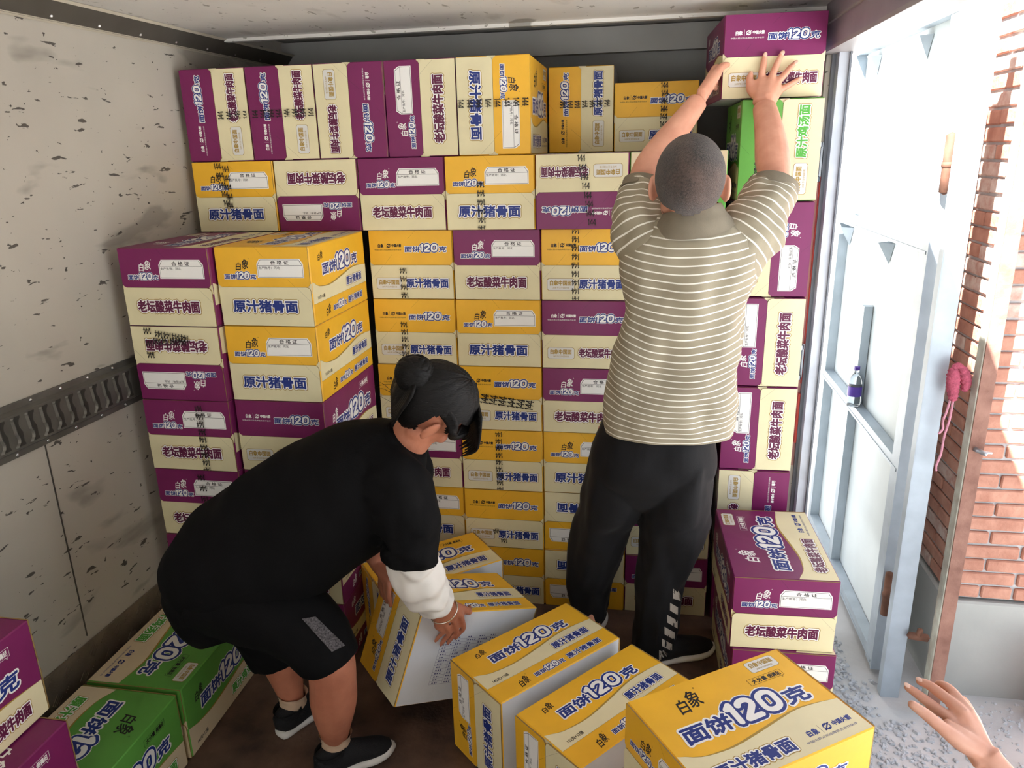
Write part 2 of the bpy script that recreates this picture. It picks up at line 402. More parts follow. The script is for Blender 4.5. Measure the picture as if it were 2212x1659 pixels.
BODY = {}; FLAP = {}
def make_body(k):
    fl = FL[k]; mb = MB(); b = .003
    mb.cbox((0, 0, 0), (W, L - .008, H), b, CO)
    Lb = L - .008
    # top face (reader stands on the +x side)
    fc = Face(mb, (W / 2 - b, -Lb / 2 + b, H / 2), (0, 1, 0), (-1, 0, 0), Lb - 2 * b, W - 2 * b)
    wv = smooth_curve([(0, .38), (.1, .31), (.19, .285), (.3, .28), (.46, .31), (.6, .345), (.75, .375), (.88, .362), (1, .336)])
    fc.band([(x, y + .02 * sin(pi * x)) for x, y in wv], [(x, 0) for x, y in wv], TA, -.4); fc.band(wv, [(x, 0) for x, y in wv], CR, 0)
    logo(fc, .20, .37, .70, .90, fl['logo']); fc.plaque(.74, .93, .84, .965, TA, TA); tagline(fc, .665, .89, .725, .795, fl['logo'] if k != 'p' else WH)
    big120(fc, .10, .90, .42, .66); product(fc, fl, .10, .56, .07, .19); small_group(fc, .62, .95, .065, .19, NV)
    # S1 : +x side, with a perforated strip along the foot
    fc = Face(mb, (W / 2, -Lb / 2 + b, -H / 2 + b), (0, 1, 0), (0, 0, 1), Lb - 2 * b, H - 2 * b)
    wv = smooth_curve([(0, .56), (.1, .478), (.28, .443), (.49, .486), (.72, .552), (.88, .55), (1, .53)])
    fc.band([(x, y + .022 * sin(pi * x)) for x, y in wv], [(x, .27) for x, y in wv], TA, -.4); fc.band(wv, [(x, .27) for x, y in wv], CR, 0)
    logo(fc, .125, .215, .80, .92, fl['logo']); big120(fc, .18, .84, .60, .82, 1)
    product(fc, fl, .595, .90, .34, .45); fc.text('143克×12桶', .07, .19, .31, .36, [(.02, BK)], 1)
    fc.line((.0, .27), (1, .27), .0006, BK, 1, .004)
    logo(fc, .185, .275, .045, .20, fl['logo']); big120(fc, .315, .565, .08, .18); product(fc, fl, .60, .89, .085, .17)
    # S2 : -x side
    fc = Face(mb, (-W / 2, Lb / 2 - b, -H / 2 + b), (0, -1, 0), (0, 0, 1), Lb - 2 * b, H - 2 * b)
    wv = smooth_curve([(0, .40), (.1, .34), (.28, .30), (.49, .33), (.72, .38), (.88, .37), (1, .35)])
    fc.band([(x, y + .025 * sin(pi * x)) for x, y in wv], [(x, 0) for x, y in wv], TA, -.4); fc.band(wv, [(x, 0) for x, y in wv], CR, 0)
    logo(fc, .115, .225, .64, .82, fl['logo']); tagline(fc, .66, .86, .82, .91, fl['logo'] if k != 'p' else WH); big120(fc, .17, .88, .47, .74)
    product(fc, fl, .55, .90, .11, .25); fc.text('143克×12桶', .07, .2, .07, .13, [(.02, BK)], 1)
    # underside : unprinted board with a table of small print
    fc = Face(mb, (-W / 2 + b, -Lb / 2 + b, -H / 2), (0, 1, 0), (1, 0, 0), Lb - 2 * b, W - 2 * b)
    fc.poly([(0, 0), (1, 0), (1, 1), (0, 1)], BO, -.4)
    for i in range(15):
        v = .2 + i * .036
        fc.line((.22, v), (.75, v), .0007, PP, 1)
        for j in range(5): fc.line((.24 + .1 * j, v + .016), (.24 + .1 * j + random.uniform(.03, .08), v + .016), .0045, PP, 1, .009)
    for j in range(6): fc.line((.22 + .106 * j, .2), (.22 + .106 * j, .2 + 14 * .036), .0007, PP, 1)
    # cream wrap on the upright corners, as the side print runs round the fold
    for sy in (-1, 1):
        for sx in (-1, 1):
            fx = Face(mb, (sx * W / 2 - (.012 if sx > 0 else 0), sy * (Lb / 2), -H * .08), (1, 0, 0) if sy < 0 else (1, 0, 0), (0, 0, 1), .012, H * .12)
            if sy > 0: fx.n = Vector((0, 1, 0))
            fx.poly([(0, 0), (1, 0), (1, 1), (0, 1)], CR, -.3)
    me_o = mb.build('noodle_carton', slots(fl)); BODY[k] = me_o.data; bpy.data.objects.remove(me_o)
def flap_shape(mb, w, h, m, up):
    """plate in x-z, front at y=0, rounded at the meeting edge; origin at hinge edge"""
    r_ = .014; pts = []; sgn = 1 if up else -1     # up: the lower flap, hinge at the bottom, rounded top corners
    pts = [(-w / 2, 0), (w / 2, 0)]
    for k in range(6):
        a = k / 5 * pi / 2; pts.append((w / 2 - r_ + r_ * cos(a), h - r_ + r_ * sin(a)))
    for k in range(6):
        a = pi / 2 + k / 5 * pi / 2; pts.append((-w / 2 + r_ + r_ * cos(a), h - r_ + r_ * sin(a)))
    pts = [(x, z * sgn) for x, z in pts]
    if not up: pts = pts[::-1]
    n = len(pts); t = .0038
    vs = [Vector((x, 0, z)) for x, z in pts] + [Vector((x, t, z)) for x, z in pts]
    mb.add(vs, [tuple(range(n))] + [tuple(range(2 * n - 1, n - 1, -1))] + [(i, n + i, n + (i + 1) % n, (i + 1) % n) for i in range(n)], [m, m] + [BR] * n)
def make_flap(k, end, up):
    fl = FL[k]; mb = MB(); w = W - .006; h = H / 2 - .0015
    flap_shape(mb, w, h, CR if up else CO, up)
    fc = Face(mb, (-w / 2, 0, 0 if up else -h), (1, 0, 0), (0, 0, 1), w, h)
    d = .003
    if end == 'A' and not up:
        logo(fc, .215, .365, .42, .70, fl['logo']); big120(fc, .08, .43, .20, .38); cert(fc, .45, .94, .24, .70)
        fc.line((.44, 1), (.52, .76), .0005, BK, 1, d); fc.line((.76, .2), (.84, 0), .0005, BK, 1, d)
    if end == 'A' and up:
        product(fc, fl, .14, .84, .36, .66); fc.line((.86, .98), (.995, .62), .0005, BK, 1, d)
    if end == 'B' and not up:
        small_group(fc, .06, .39, .42, .64, fl['logo']); big120(fc, .43, .94, .38, .62)
        fc.line((.57, 1), (.47, .76), .0005, BK, 1, d); fc.line((.27, .3), (.17, 0), .0005, BK, 1, d)
    if end == 'B' and up:
        fc.plaque(.06, .37, .28, .62, TA, TA); product(fc, fl, .43, .94, .34, .60); fc.line((.15, .98), (.01, .6), .0005, BK, 1, d)
    o = mb.build('flap', slots(fl)); FLAP[(k, end, up)] = o.data; bpy.data.objects.remove(o)
for k in 'pyg':
    make_body(k)
    for e in 'AB':
        for up in (0, 1): make_flap(k, e, up)

def stamp_mesh(items, lim):
    """items: (u,v,angle deg, height) in the plane seen from the front, origin at the face centre"""
    mb = MB(); P0, F0 = lettering('144', 1.25, 0.0, 0.0)
    lx, lz = lim
    def cl(a, b): return min(max(a, -b), b)
    for (uu, vv, an, hh, faint) in items:
        a = radians(an); ca, sa = cos(a), sin(a)
        def tr(x, y, l): return Vector((cl(uu + (x * ca - y * sa), lx), -.0004 * l, cl(vv + (x * sa + y * ca), lz)))
        mb.add([tr((x - .62) * hh, (y - .5) * hh, 1) for x, y in P0], F0, 0)
        if faint:
            ww = 1.25 * hh
            for t in range(7):
                xx = -ww * random.uniform(-.5, .5); ln = hh * random.uniform(.2, .6)
                mb.add([tr(xx, -hh * .55, .5), tr(xx + ww * .03, -hh * .55, .5), tr(xx + ww * .03, -hh * .55 + ln, .5), tr(xx, -hh * .55 + ln, .5)], [(0, 1, 2, 3)], 1)
    return mb

CART = []
def carton(k, R, c, label, group, ink=None, half=None, cut=None):
    """k flavour, R rotation 3x3 (local: -y end A, +x side S1, +z top), c centre; ink in the front-view plane"""
    o = bpy.data.objects.new('noodle_carton', BODY[k]); COL.objects.link(o)
    o.matrix_world = Matrix.Translation(Vector(c)) @ R.to_4x4()
    tag(o, label, 'cardboard box', group)
    for end in 'AB':
        for up in (0, 1):
            q = bpy.data.objects.new('end_flap', FLAP[(k, end, up)]); COL.objects.link(q); q.parent = o
            zz = -H / 2 + .001 if up else H / 2 - .001
            tilt = radians(random.uniform(.3, 1.1)) * (1 if up else -1)
            m4 = Matrix.Translation((0, -L / 2, zz)) @ Matrix.Rotation(tilt, 4, 'X')
            if end == 'B': m4 = Matrix.Rotation(pi, 4, 'Z') @ m4
            q.matrix_local = m4
    CART.append(o); return o
RY = lambda d: Matrix.Rotation(radians(d), 3, 'Y')
RZ = lambda d: Matrix.Rotation(radians(d), 3, 'Z')
ROLL = {'up': 0, 'inv': 180, 'ccw': -90, 'cw': 90}
def front(k, end, roll, x0, z0, y0, label, group, yaw=0.0, ink=None, dx=0, dy=None):
    """x0,z0: lower-left corner of the front end seen from the camera side, y0: plane of that end"""
    w, h = (W, H) if roll in ('up', 'inv') else (H, W)
    R = RZ(yaw) @ RY(ROLL[roll]) @ (RZ(180) if end == 'B' else Matrix.Identity(3))
    if dy is None: dy = random.uniform(-.004, .006)
    cc = Vector((x0 + w / 2, y0 + dy, z0 + h / 2)) + RZ(yaw) @ Vector((0, L / 2, 0))
    o = carton(k, R, cc, label, group)
    if ink:
        mb = stamp_mesh(ink, (w / 2 - .004, h / 2 - .002)); s = mb.build('ink_stamp', [M_INK, M_INK2]); s.parent = o
        s['label'] = 'black stamped 144 numbers'
        s.matrix_local = o.matrix_world.inverted() @ (Matrix.Translation(Vector((x0 + w / 2, y0 + dy - .0072, z0 + h / 2))) @ RZ(yaw).to_4x4())
    return o
def vroll(u, v0, v1, ang=0, h=.021, pitch=.027, du=.0, faint=True):
    n = max(1, int(abs(v1 - v0) / pitch) + 1); out_ = []
    for i in range(n):
        t = i / max(1, n - 1); out_.append((u + du * t + random.uniform(-.001, .001), v0 + (v1 - v0) * t, ang + random.uniform(-3, 3), h, faint and random.random() < .7))
    return out_
def hroll(v, u0, u1, ang=-90, h=.021, pitch=.028, dv=0.0):
    n = max(1, int(abs(u1 - u0) / pitch) + 1)
    return [(u0 + (u1 - u0) * i / max(1, n - 1), v + dv * i / max(1, n - 1), ang + random.uniform(-4, 4), h, random.random() < .8) for i in range(n)]

# ------------------------------------------------------------------ setting: the truck body
def struct(o, label=None): return tag(o, label, kind='structure')
TRW, TFL, TCE = -0.68, 0.0, 2.20       # left wall, floor, ceiling
WY = 0.035                              # the wall runs slightly askew of the stack
def dirty_white(name, base, dark, seed, streak=(1, .35, 1)):
    m = mat(name, base, 0.5, 0.06, 2.2, 0.08, 25, spec=0.3); t, b = tex(m)
    tc = t.nodes.new('ShaderNodeTexCoord'); src = [l.from_socket for l in t.links if l.to_socket == b.inputs['Base Color']][0]
    prev = src
    for sc, lo, hi, st, amt in ((7, .60, .68, streak, .35), (26, .655, .67, (1, .45, 1.6), .85), (60, .70, .715, (1, .6, 1), .9), (3.2, .685, .70, (1, .5, 1), .9)):
        mp = t.nodes.new('ShaderNodeMapping'); mp.inputs['Scale'].default_value = st; mp.inputs['Location'].default_value = (seed, seed * 2 + sc, 3.1)
        n = t.nodes.new('ShaderNodeTexNoise'); n.inputs['Scale'].default_value = sc; n.inputs['Detail'].default_value = 3.5; n.inputs['Roughness'].default_value = .55; n.inputs['Distortion'].default_value = .3
        cr = t.nodes.new('ShaderNodeMapRange'); cr.inputs[1].default_value = lo; cr.inputs[2].default_value = hi; cr.inputs[4].default_value = amt
        mx = t.nodes.new('ShaderNodeMix'); mx.data_type = 'RGBA'; mx.inputs[7].default_value = rgb(dark)
        t.links.new(tc.outputs['Object'], mp.inputs[0]); t.links.new(mp.outputs[0], n.inputs['Vector']); t.links.new(n.outputs[0], cr.inputs[0])
        t.links.new(cr.outputs[0], mx.inputs[0]); t.links.new(prev, mx.inputs[6]); prev = mx.outputs[2]
    t.links.new(prev, b.inputs['Base Color']); return m
M_WALL = dirty_white('scuffed_white_panel', 'BDB7AB', '2A2622', 3.0)
M_CEIL = dirty_white('white_ceiling_panel', 'ECEAE4', '9A968C', 9.0); tex(M_CEIL)[1].inputs['Roughness'].default_value = .38
M_STEEL = mat('dull_steel', '6E6C68', 0.5, 0.12, 8, 0.05, 30, metal=0.55)
M_TRIM = mat('grey_trim', '5A564F', 0.5, 0.1, 8, metal=0.2)
M_LEDGE = mat('bright_trim_edge', 'C8C0AE', 0.4, 0.05)
M_RIV = mat('rivet_metal', 'D0D0D0', 0.25, 0.05, metal=0.9)
M_FLOOR = mat('worn_truck_floor', '6A5244', 0.75, 0.22, 7, 0.25, 60, h2='3A2E28')
M_BACK = mat('dark_bulkhead', 'B8B8B4', 0.6, 0.06, 3)
M_RAIL = mat('rail_steel', '75736C', 0.42, 0.12, 14, 0.05, 30, metal=0.5)
M_VOID = mat('slot_dark', '3A3833', 0.8, 0.1)
M_SKIRT = mat('checker_plate', '8A7C6C', 0.5, 0.15, 10, 0.3, 50, metal=0.3)

YB, YF = 1.06, -5.4                     # bulkhead and open rear end
def wx(y): return TRW + WY * y
mb = MB(); t_ = .04
mb.add([(wx(YF), YF, -.05), (wx(YB), YB, -.05), (wx(YB), YB, TCE + .2), (wx(YF), YF, TCE + .2), (wx(YF) - t_, YF, -.05), (wx(YB) - t_, YB, -.05), (wx(YB) - t_, YB, TCE + .2), (wx(YF) - t_, YF, TCE + .2)],
       [(0, 1, 2, 3), (7, 6, 5, 4), (0, 4, 5, 1), (3, 2, 6, 7), (0, 3, 7, 4), (1, 5, 6, 2)])
struct(mb.build('wall_left', M_WALL))
mb = MB(); mb.box(((wx(0) + 1.61) / 2, (YB + YF) / 2, -.04), (1.61 - wx(0) + .06, YB - YF, .08)); struct(mb.build('floor', M_FLOOR))
mb = MB(); mb.box((.46, YB + .02, 1.1), (2.44, .04, 2.6)); struct(mb.build('wall_back', M_BACK))
mb = MB(); YS = .30
mb.box((.46, (YS + YF) / 2, TCE + .02), (2.40, YS - YF, .04)); mb.box((.46, YS - .0, TCE - .006), (2.30, .03, .012))
struct(mb.build('ceiling', M_CEIL))
mb = MB(); mb.box((.46, (YS + YB) / 2, TCE + .075), (2.40, YB - YS, .04)); mb.box((.46, YS + .012, TCE + .05), (2.40, .02, .07)); mb.box((.46, YB - .2, TCE + .0), (2.3, .05, .10)); mb.box((.46, YB - .015, 2.02), (2.2, .03, .05)); mb.box((.46, YB - .015, 1.93), (2.2, .03, .02))
struct(mb.build('ceiling_front', M_BACK))
# cornice angle between wall and ceiling
mb = MB()
for y0, y1 in ((YF, YS), (YS + .001, YB)):
    a, b_ = wx(y0), wx(y1)
    P = lambda x, y, z: (wx(y) + x, y, z)
    mb.add([P(.002, y0, 2.145), P(.002, y1, 2.145), P(.012, y1, 2.145), P(.012, y0, 2.145), P(.055, y0, 2.197), P(.055, y1, 2.197), P(.002, y0, 2.199), P(.002, y1, 2.199)],
           [(0, 3, 2, 1), (3, 4, 5, 2), (4, 6, 7, 5), (0, 1, 7, 6)], 0)
    mb.add([P(.002, y0, 2.141), P(.002, y1, 2.141), P(.016, y1, 2.147), P(.016, y0, 2.147), P(.012, y1, 2.152), P(.012, y0, 2.152)], [(0, 3, 2, 1), (3, 5, 4, 2)], 1)
    mb.add([P(.052, y0, 2.192), P(.052, y1, 2.192), P(.062, y1, 2.199), P(.062, y0, 2.199)], [(0, 3, 2, 1)], 1)
for i in range(22):
    y = -3.4 + i * .19
    ball(mb, (wx(y) + .020, y, 2.158), (.006, .006, .006), 8, 2)
trim1 = struct(mb.build('trim_1', [M_TRIM, M_LEDGE, M_RIV]))
# chequered skirting
mb = MB(); y0, y1 = YF, YB
P = lambda x, y, z: (wx(y) + x, y, z)
mb.add([P(.001, y0, 0), P(.001, y1, 0), P(.001, y1, .31), P(.001, y0, .31), P(.009, y0, 0), P(.009, y1, 0), P(.009, y1, .31), P(.009, y0, .31)], [(4, 5, 6, 7), (3, 7, 6, 2), (0, 3, 2, 1)], 0)
random.seed(3)
for i in range(int(3.4 / .055)):
    for j in range(5):
        y = -3.0 + i * .055; z = .035 + j * .06
        if y > -.2: break
        for q in range(4):
            an = pi / 4 if (i + j) % 2 else -pi / 4; off = (q - 1.5) * .008
            R = Matrix.Rotation(an, 3, 'X'); mb.box((wx(y) + .0095, y + off * cos(an + pi / 2), z + off * sin(an + pi / 2) * (1)), (.003, .036, .0035), 0, R)
struct(mb.build('baseboard_left', M_SKIRT))
# vertical joint in the wall panels
mb = MB(); mb.box((wx(-.86) + .001, -.86, .66), (.002, .004, .66)); struct(mb.build('trim_2', M_TRIM))

# cargo rail with keyhole slots
rail = empty('cargo_rail', (wx(-1.2), -1.2, .96))
tag(rail, 'grey steel lashing rail with a row of wavy slots along the dirty white truck wall', 'cargo rail')
mb = MB(); prof = [(.001, -.076), (.006, -.076), (.006, -.058), (.020, -.050), (.020, .050), (.006, .058), (.006, .076), (.001, .076)]
r0, r1 = -3.8, -.03; yy = [r0, r1]
vs = []
for y in yy:
    for x, z in prof: vs.append((wx(y) + x, y, 1.055 + z))
n = len(prof)
mb.add(vs, [(i, i + 1, n + i + 1, n + i) for i in range(n - 1)] + [tuple(range(n))[::-1], tuple(range(n, 2 * n))], 0)
o = mb.build('rail_strip', M_RAIL); reparent(o, rail)
for i in range(34):
    y = -.485 - i * .0495 - .02
    mb = MB(); zs = [1.055 + (-.043 + .086 * j / 16) for j in range(17)]
    L_, R_ = [], []
    for j, z in enumerate(zs):
        t = j / 16; w_ = .0085 - .0035 * abs(sin(2.2 * pi * t)) + (.003 if t < .1 or t > .9 else 0)
        cshift = .004 * sin(2 * pi * t)
        L_.append((y - w_ + cshift, z)); R_.append((y + w_ + cshift, z))
    q = L_ + R_[::-1]
    mb.add([(wx(a) + .0206, a, z) for a, z in q], [(j, 33 - j, 32 - j, j + 1) for j in range(16)], 0)
    # pressed lip on the near side of the slot
    lip = [(a - .006, z) for a, z in L_]; m_ = len(L_)
    mb.add([(wx(a) + .0207, a, z) for a, z in L_] + [(wx(a) + .026, a - .001, z) for a, z in lip] + [(wx(a) + .0203, a - .006, z) for a, z in lip],
           [(j, j + 1, m_ + j + 1, m_ + j) for j in range(m_ - 1)] + [(m_ + j, m_ + j + 1, 2 * m_ + j + 1, 2 * m_ + j) for j in range(m_ - 1)], 1)
    o = mb.build('slot', [M_VOID, M_RAIL]); reparent(o, rail)
for i in range(26):
    y = -.55 - i * .11
    for zz in (.067, -.067):
        mb = MB(); ball(mb, (wx(y) + .0065, y + (.03 if zz < 0 else 0), 1.055 + zz), (.004, .0055, .0055), 10); o = mb.build('rivet', M_RIV, smooth=True); reparent(o, rail)

# right-hand side : doorway with jamb, header and unseen rear wall part, closed to hold back light
M_JAMB = mat('jamb_grey', 'A9A4A4', 0.45, 0.08, 6, metal=0.2)
M_RED = mat('red_reflector', 'D24A3C', 0.4, 0.05, 20)
M_PINK = mat('faded_pink_panel', 'C48E88', 0.45, 0.08, 8)
M_PURG = mat('header_grey', 'A79CA6', 0.4, 0.1, 5, metal=0.1)
mb = MB(); mb.box((1.60, .66, 1.1), (.04, .80, 2.4)); mb.box((1.62, -4.075, 1.1), (.04, 4.65, 2.4)); struct(mb.build('wall_right', M_WALL))
mb = MB(); mb.box((1.60, -3.0, 2.13), (.07, 6.5, .14)); mb.box((1.592, -3.0, 2.135), (.07, 6.5, .006), 1); mb.box((1.61, -3.0, 2.052), (.1, 6.5, .012), 1)
struct(mb.build('trim_3', [M_PURG, M_JAMB]))
mb = MB(); mb.box((1.622, .215, 1.02), (.032, .05, 2.06)); mb.box((1.600, .245, 1.02), (.012, .02, 2.06), 1); mb.box((1.640, .205, 1.02), (.006, .06, 2.06), 1)
struct(mb.build('trim_4', [mat('post_steel', 'B9BEC6', 0.4, 0.08, 14, 0.03, 60, metal=0.35), mat('post_edge', '6E7278', 0.4, 0.05, metal=0.4)]))
# red-edged weather strip on the jamb
ws = empty('door_seal_panel', (1.585, .235, .55)); tag(ws, 'faded pink door panel with a bright red edge behind the right column of boxes', 'door panel')
mb = MB(); mb.box((1.572, .262, 1.10), (.050, .010, 1.10)); reparent(mb.build('panel', M_PINK), ws)
mb = MB(); mb.box((1.597, .250, 1.27), (.010, .014, .76)); mb.box((1.592, .250, .75), (.010, .014, .2)); reparent(mb.build('red_strip', M_RED), ws)
M_GALV = mat('galvanised', 'AEB4BA', 0.35, 0.1, 20, metal=0.7)
for zc, lb in ((1.70, 'silver door latch barrel high beside the green box'), (.98, 'silver door latch barrel halfway up beside the purple boxes')):
    lt = empty('door_latch', (1.572, .235, zc)); tag(lt, lb, 'latch', 'latches on the door jamb')
    mb = MB(); mb.box((1.575, .246, zc), (.036, .006, .13)); reparent(mb.build('plate', M_GALV), lt)
    mb = MB(); mb.tube([(1.572, .226, zc - .05), (1.572, .226, zc + .05)], .011, 14); reparent(mb.build('barrel', M_GALV, smooth=True), lt)
    for s_ in (-1, 1):
        mb = MB(); mb.tube([(1.572, .226, zc + s_ * .05), (1.572, .226, zc + s_ * .066)], .015, 6, cap=True); reparent(mb.build('nut', M_GALV), lt)

# ------------------------------------------------------------------ the cartons
G_BIG = 'noodle cartons in the stacked wall'
random.seed(11)
AX = [-.652 + .252 * i for i in range(5)]
rA = [('p', 'B', 'ccw', 'purple and cream box on its side, leftmost of the top row', hroll(.0, .02, .15, 90)),
      ('p', 'B', 'ccw', 'purple and cream box on its side, second from left in the top row', hroll(.0, -.1, .11, 90)),
      ('p', 'B', 'cw', 'box on its side with cream half left, third from left in the top row', None),
      ('p', 'A', 'ccw', 'purple and cream box with a white certificate panel on its side in the top row', None),
      ('y', 'A', 'cw', 'stamped yellow and cream box on its side in the top row', hroll(.01, -.11, .11, -90))]
for i, (k, e, ro, lb, ink) in enumerate(rA): front(k, e, ro, AX[i], 1.75, 0, lb, G_BIG, ink=ink, yaw=random.uniform(-.2, .2))
front('y', 'B', 'ccw', .611, 1.75, .452, 'yellow and cream box on its side, set back in the top row', G_BIG, ink=hroll(.02, -.07, .1, 90), dy=0)
front('y', 'B', 'up', .863, 1.75, .452, 'flat yellow box set back at the top, just left of the raised arm', G_BIG, ink=vroll(.03, .11, -.11), dy=0)
rB = [('y', 'A', 'up', 'yellow box with stamped numbers, leftmost of the second row from the top', vroll(-.05, .11, -.02, du=.02) + vroll(-.02, .1, -.03)),
      ('p', 'A', 'inv', 'upside-down purple box, second from left in the second row from the top', None),
      ('p', 'A', 'up', 'purple box with certificate panel, third in the second row from the top', None),
      ('y', 'A', 'up', 'yellow box with upside-down stamps, fourth in the second row from the top', vroll(-.03, .03, -.12, 180)),
      ('p', 'B', 'inv', 'upside-down purple box with cream top half, fifth in the second row from the top', vroll(.0, .11, -.1, du=.035)),
      ('g', 'B', 'inv', 'green and cream box behind the head of the man in the striped shirt', None)]
for i, (k, e, ro, lb, ink) in enumerate(rB): front(k, e, ro, -.6475 + .317 * i, 1.5, -.012, lb, G_BIG, ink=ink, yaw=random.uniform(-.15, .15))
ords = ['third', 'fourth', 'fifth', 'sixth', 'seventh', 'eighth']
grid = {0: [('y', 'B', 'up', 'yellow box stamped low on its cream half, just right of the tall front stack', vroll(-.03, -.02, -.11, 180)),
            ('y', 'B', 'up', 'yellow stamped box in the fourth row, directly above the bent woman\'s hair bun', vroll(-.04, .03, -.11, 180)),
            ('y', 'B', 'up', 'yellow box directly behind the bent woman\'s hair bun', vroll(-.01, .12, .06, 180)),
            ('p', 'A', 'up', 'purple and cream box partly hidden by the bent woman\'s face', None),
            ('y', 'A', 'up', 'yellow and cream box beside the bent woman\'s chest, second from the floor', None),
            ('y', 'A', 'up', 'yellow box on the floor behind the half-hidden slid-out box', None)],
        1: [('p', 'A', 'up', 'purple box with certificate panel in the third row, mid wall', None),
            ('y', 'A', 'up', 'yellow box with certificate panel in the fourth row, under the purple box', None),
            ('y', 'B', 'up', 'yellow box with slanting stamped numbers, right of the woman\'s bun', [(-.06 + .034 * j, .0 - .004 * j, 80, .030, j % 2 == 0) for j in range(6)]),
            ('y', 'B', 'up', 'yellow stamped box beside the bent woman\'s forehead, sixth row', vroll(-.01, .11, -.12, 180)),
            ('y', 'B', 'up', 'clean yellow box in the seventh row, above the slid-out box', [(-.03, -.05, 200, .02, True), (.0, -.09, 180, .02, False)]),
            ('y', 'B', 'up', 'yellow box on the floor at the end of the slid-out boxes', None)],
        2: [('y', 'B', 'up', 'yellow stamped box at the left shoulder blade of the striped shirt, third row', vroll(-.035, .12, -.12, 180)),
            ('p', 'B', 'up', 'purple box with small partner logo left of the striped shirt, fourth row', None),
            ('p', 'A', 'up', 'purple and cream box left of the striped shirt hem, fifth row', None),
            ('y', 'A', 'up', 'yellow box left of the black trousers, just below the striped shirt hem', None),
            ('y', 'A', 'inv', 'upside-down cream and yellow box left of the trouser knee', None),
            ('y', 'A', 'inv', 'upside-down cream and yellow box on the floor behind the left trouser leg', None)],
        3: [('p', 'A', 'up', 'box behind the striped shirt, third row of the last full column', None),
            ('y', 'A', 'up', 'box behind the striped shirt, fourth row of the last full column', None),
            ('y', 'B', 'up', 'yellow box peeping out right of the striped shirt hem', None),
            ('p', 'B', 'up', 'purple box behind the hip of the black trousers', None),
            ('p', 'B', 'up', 'purple and cream box seen between the trouser legs, upper one', None),
            ('p', 'A', 'up', 'purple and cream box seen between the trouser legs, standing on the floor', None)]}
for c_, col_ in grid.items():
    for j, (k, e, ro, lb, ink) in enumerate(col_):
        front(k, e, ro, .3166 * c_ + .001, 1.25 - .25 * j, 0, lb, G_BIG, ink=ink, yaw=random.uniform(-.05, .05))
G_L = 'noodle cartons in the stack standing forward at the left'
s1 = [('p', 'A', 'up', 'top purple box of the front stack, against the dirty white wall', None),
      ('p', 'A', 'inv', 'upside-down box with cream half up, second down against the white wall', vroll(-.09, .11, .03, 180)[:3] + [(-.05 + .03 * q, .1 - .004 * q, 170, .022, False) for q in range(4)] + [(-.06 + .03 * q, .075, 170, .022, True) for q in range(4)]),
      ('p', 'A', 'up', 'purple stamped box third down against the white wall, by the steel rail', vroll(.05, .10, -.12, 180)),
      ('p', 'A', 'up', 'purple box fourth down against the white wall, above the woman\'s back', vroll(.02, .1, .02, 180)),
      ('p', 'A', 'up', 'purple box second from the floor against the white wall, behind the woman', None),
      ('p', 'A', 'up', 'lowest box against the white wall, behind the woman\'s hips', None)]
for j, (k, e, ro, lb, ink) in enumerate(s1): front(k, e, ro, -.650, 1.25 - .25 * j, -.492, lb, G_L, ink=ink, yaw=-.6 if j < 2 else 0)
s2 = [('y', 'A', 'up', 'top yellow box of the front stack, long side showing', None),
      ('y', 'A', 'up', 'second yellow box down in the front stack, long side showing', None),
      ('p', 'B', 'up', 'purple box just over the back of the bent woman', None),
      ('p', 'B', 'up', 'purple box fourth down in the front stack, behind the woman\'s shoulder', None),
      ('p', 'A', 'up', 'purple box second from the floor, beyond the woman\'s belly', None),
      ('p', 'A', 'up', 'purple box on the floor beyond the woman\'s grey-striped shorts', None)]
for j, (k, e, ro, lb, ink) in enumerate(s2): front(k, e, ro, -.330, 1.25 - .25 * j, -.470, lb, G_L, ink=ink, yaw=-.3, dy=0)
G_R = 'noodle cartons on their sides in the column by the door'
zc = 0
rr = [('p', 'A', 'ccw', 'lowest box of the door column, hidden behind the bright purple pair', None),
      ('p', 'B', 'cw', 'cream and purple box with plaque, just above the bright purple pair by the door', hroll(-.07, -.12, .12, 90, .03, .034)),
      ('p', 'A', 'ccw', 'purple box with certificate panel level with the trouser hip, door column', None),
      ('p', 'A', 'ccw', 'purple box with certificate panel level with the shirt hem, door column', None),
      ('p', 'A', 'cw', 'box with purple half on the right, below the green one by the door', None),
      ('g', 'B', 'ccw', 'green and cream box on its side under the raised purple box', None)]
for j, (k, e, ro, lb, ink) in enumerate(rr):
    front(k, e, ro, 1.283 + .0005 * j, .317 * j, -.004, lb, G_R, ink=ink)
held = front('p', 'B', 'up', 1.221, 1.905, .045, 'bright purple box at the top that the man in stripes is pushing into place', G_R, yaw=2.6, dy=0)
G_D = 'bright purple cartons at the doorway'
def posed(k, c0, t, dims, label, group, kind):
    """c0: corner (a=0,b=0,top), t yaw of the a axis"""
    a = Vector((cos(t), sin(t), 0)); b = Vector((-sin(t), cos(t), 0)); z = Vector((0, 0, 1))
    if kind == 'D': la, lb, X, Y, Z = W, L, a, b, z; hh = H
    if kind == 'C': la, lb, X, Y, Z = L, W, -b, a, z; hh = H
    if kind == 'A': la, lb, X, Y, Z = L, H, z, a, b; hh = W
    if kind == 'F': la, lb, X, Y, Z = L, H, -z, -a, b; hh = W
    cc = Vector(c0) + a * la / 2 + b * lb / 2 - z * hh / 2
    R = Matrix((X, Y, Z)).transposed(); return carton(k, R, cc, label, group)
posed('p', (1.290, -.527, .4985), .036, None, 'bright purple box by the doorway with its top face showing', G_D, 'D')
posed('p', (1.298, -.540, .2490), .030, None, 'lower purple box by the doorway, mostly behind the nearest yellow box', G_D, 'D')
G_F = 'yellow cartons on the truck floor in front'
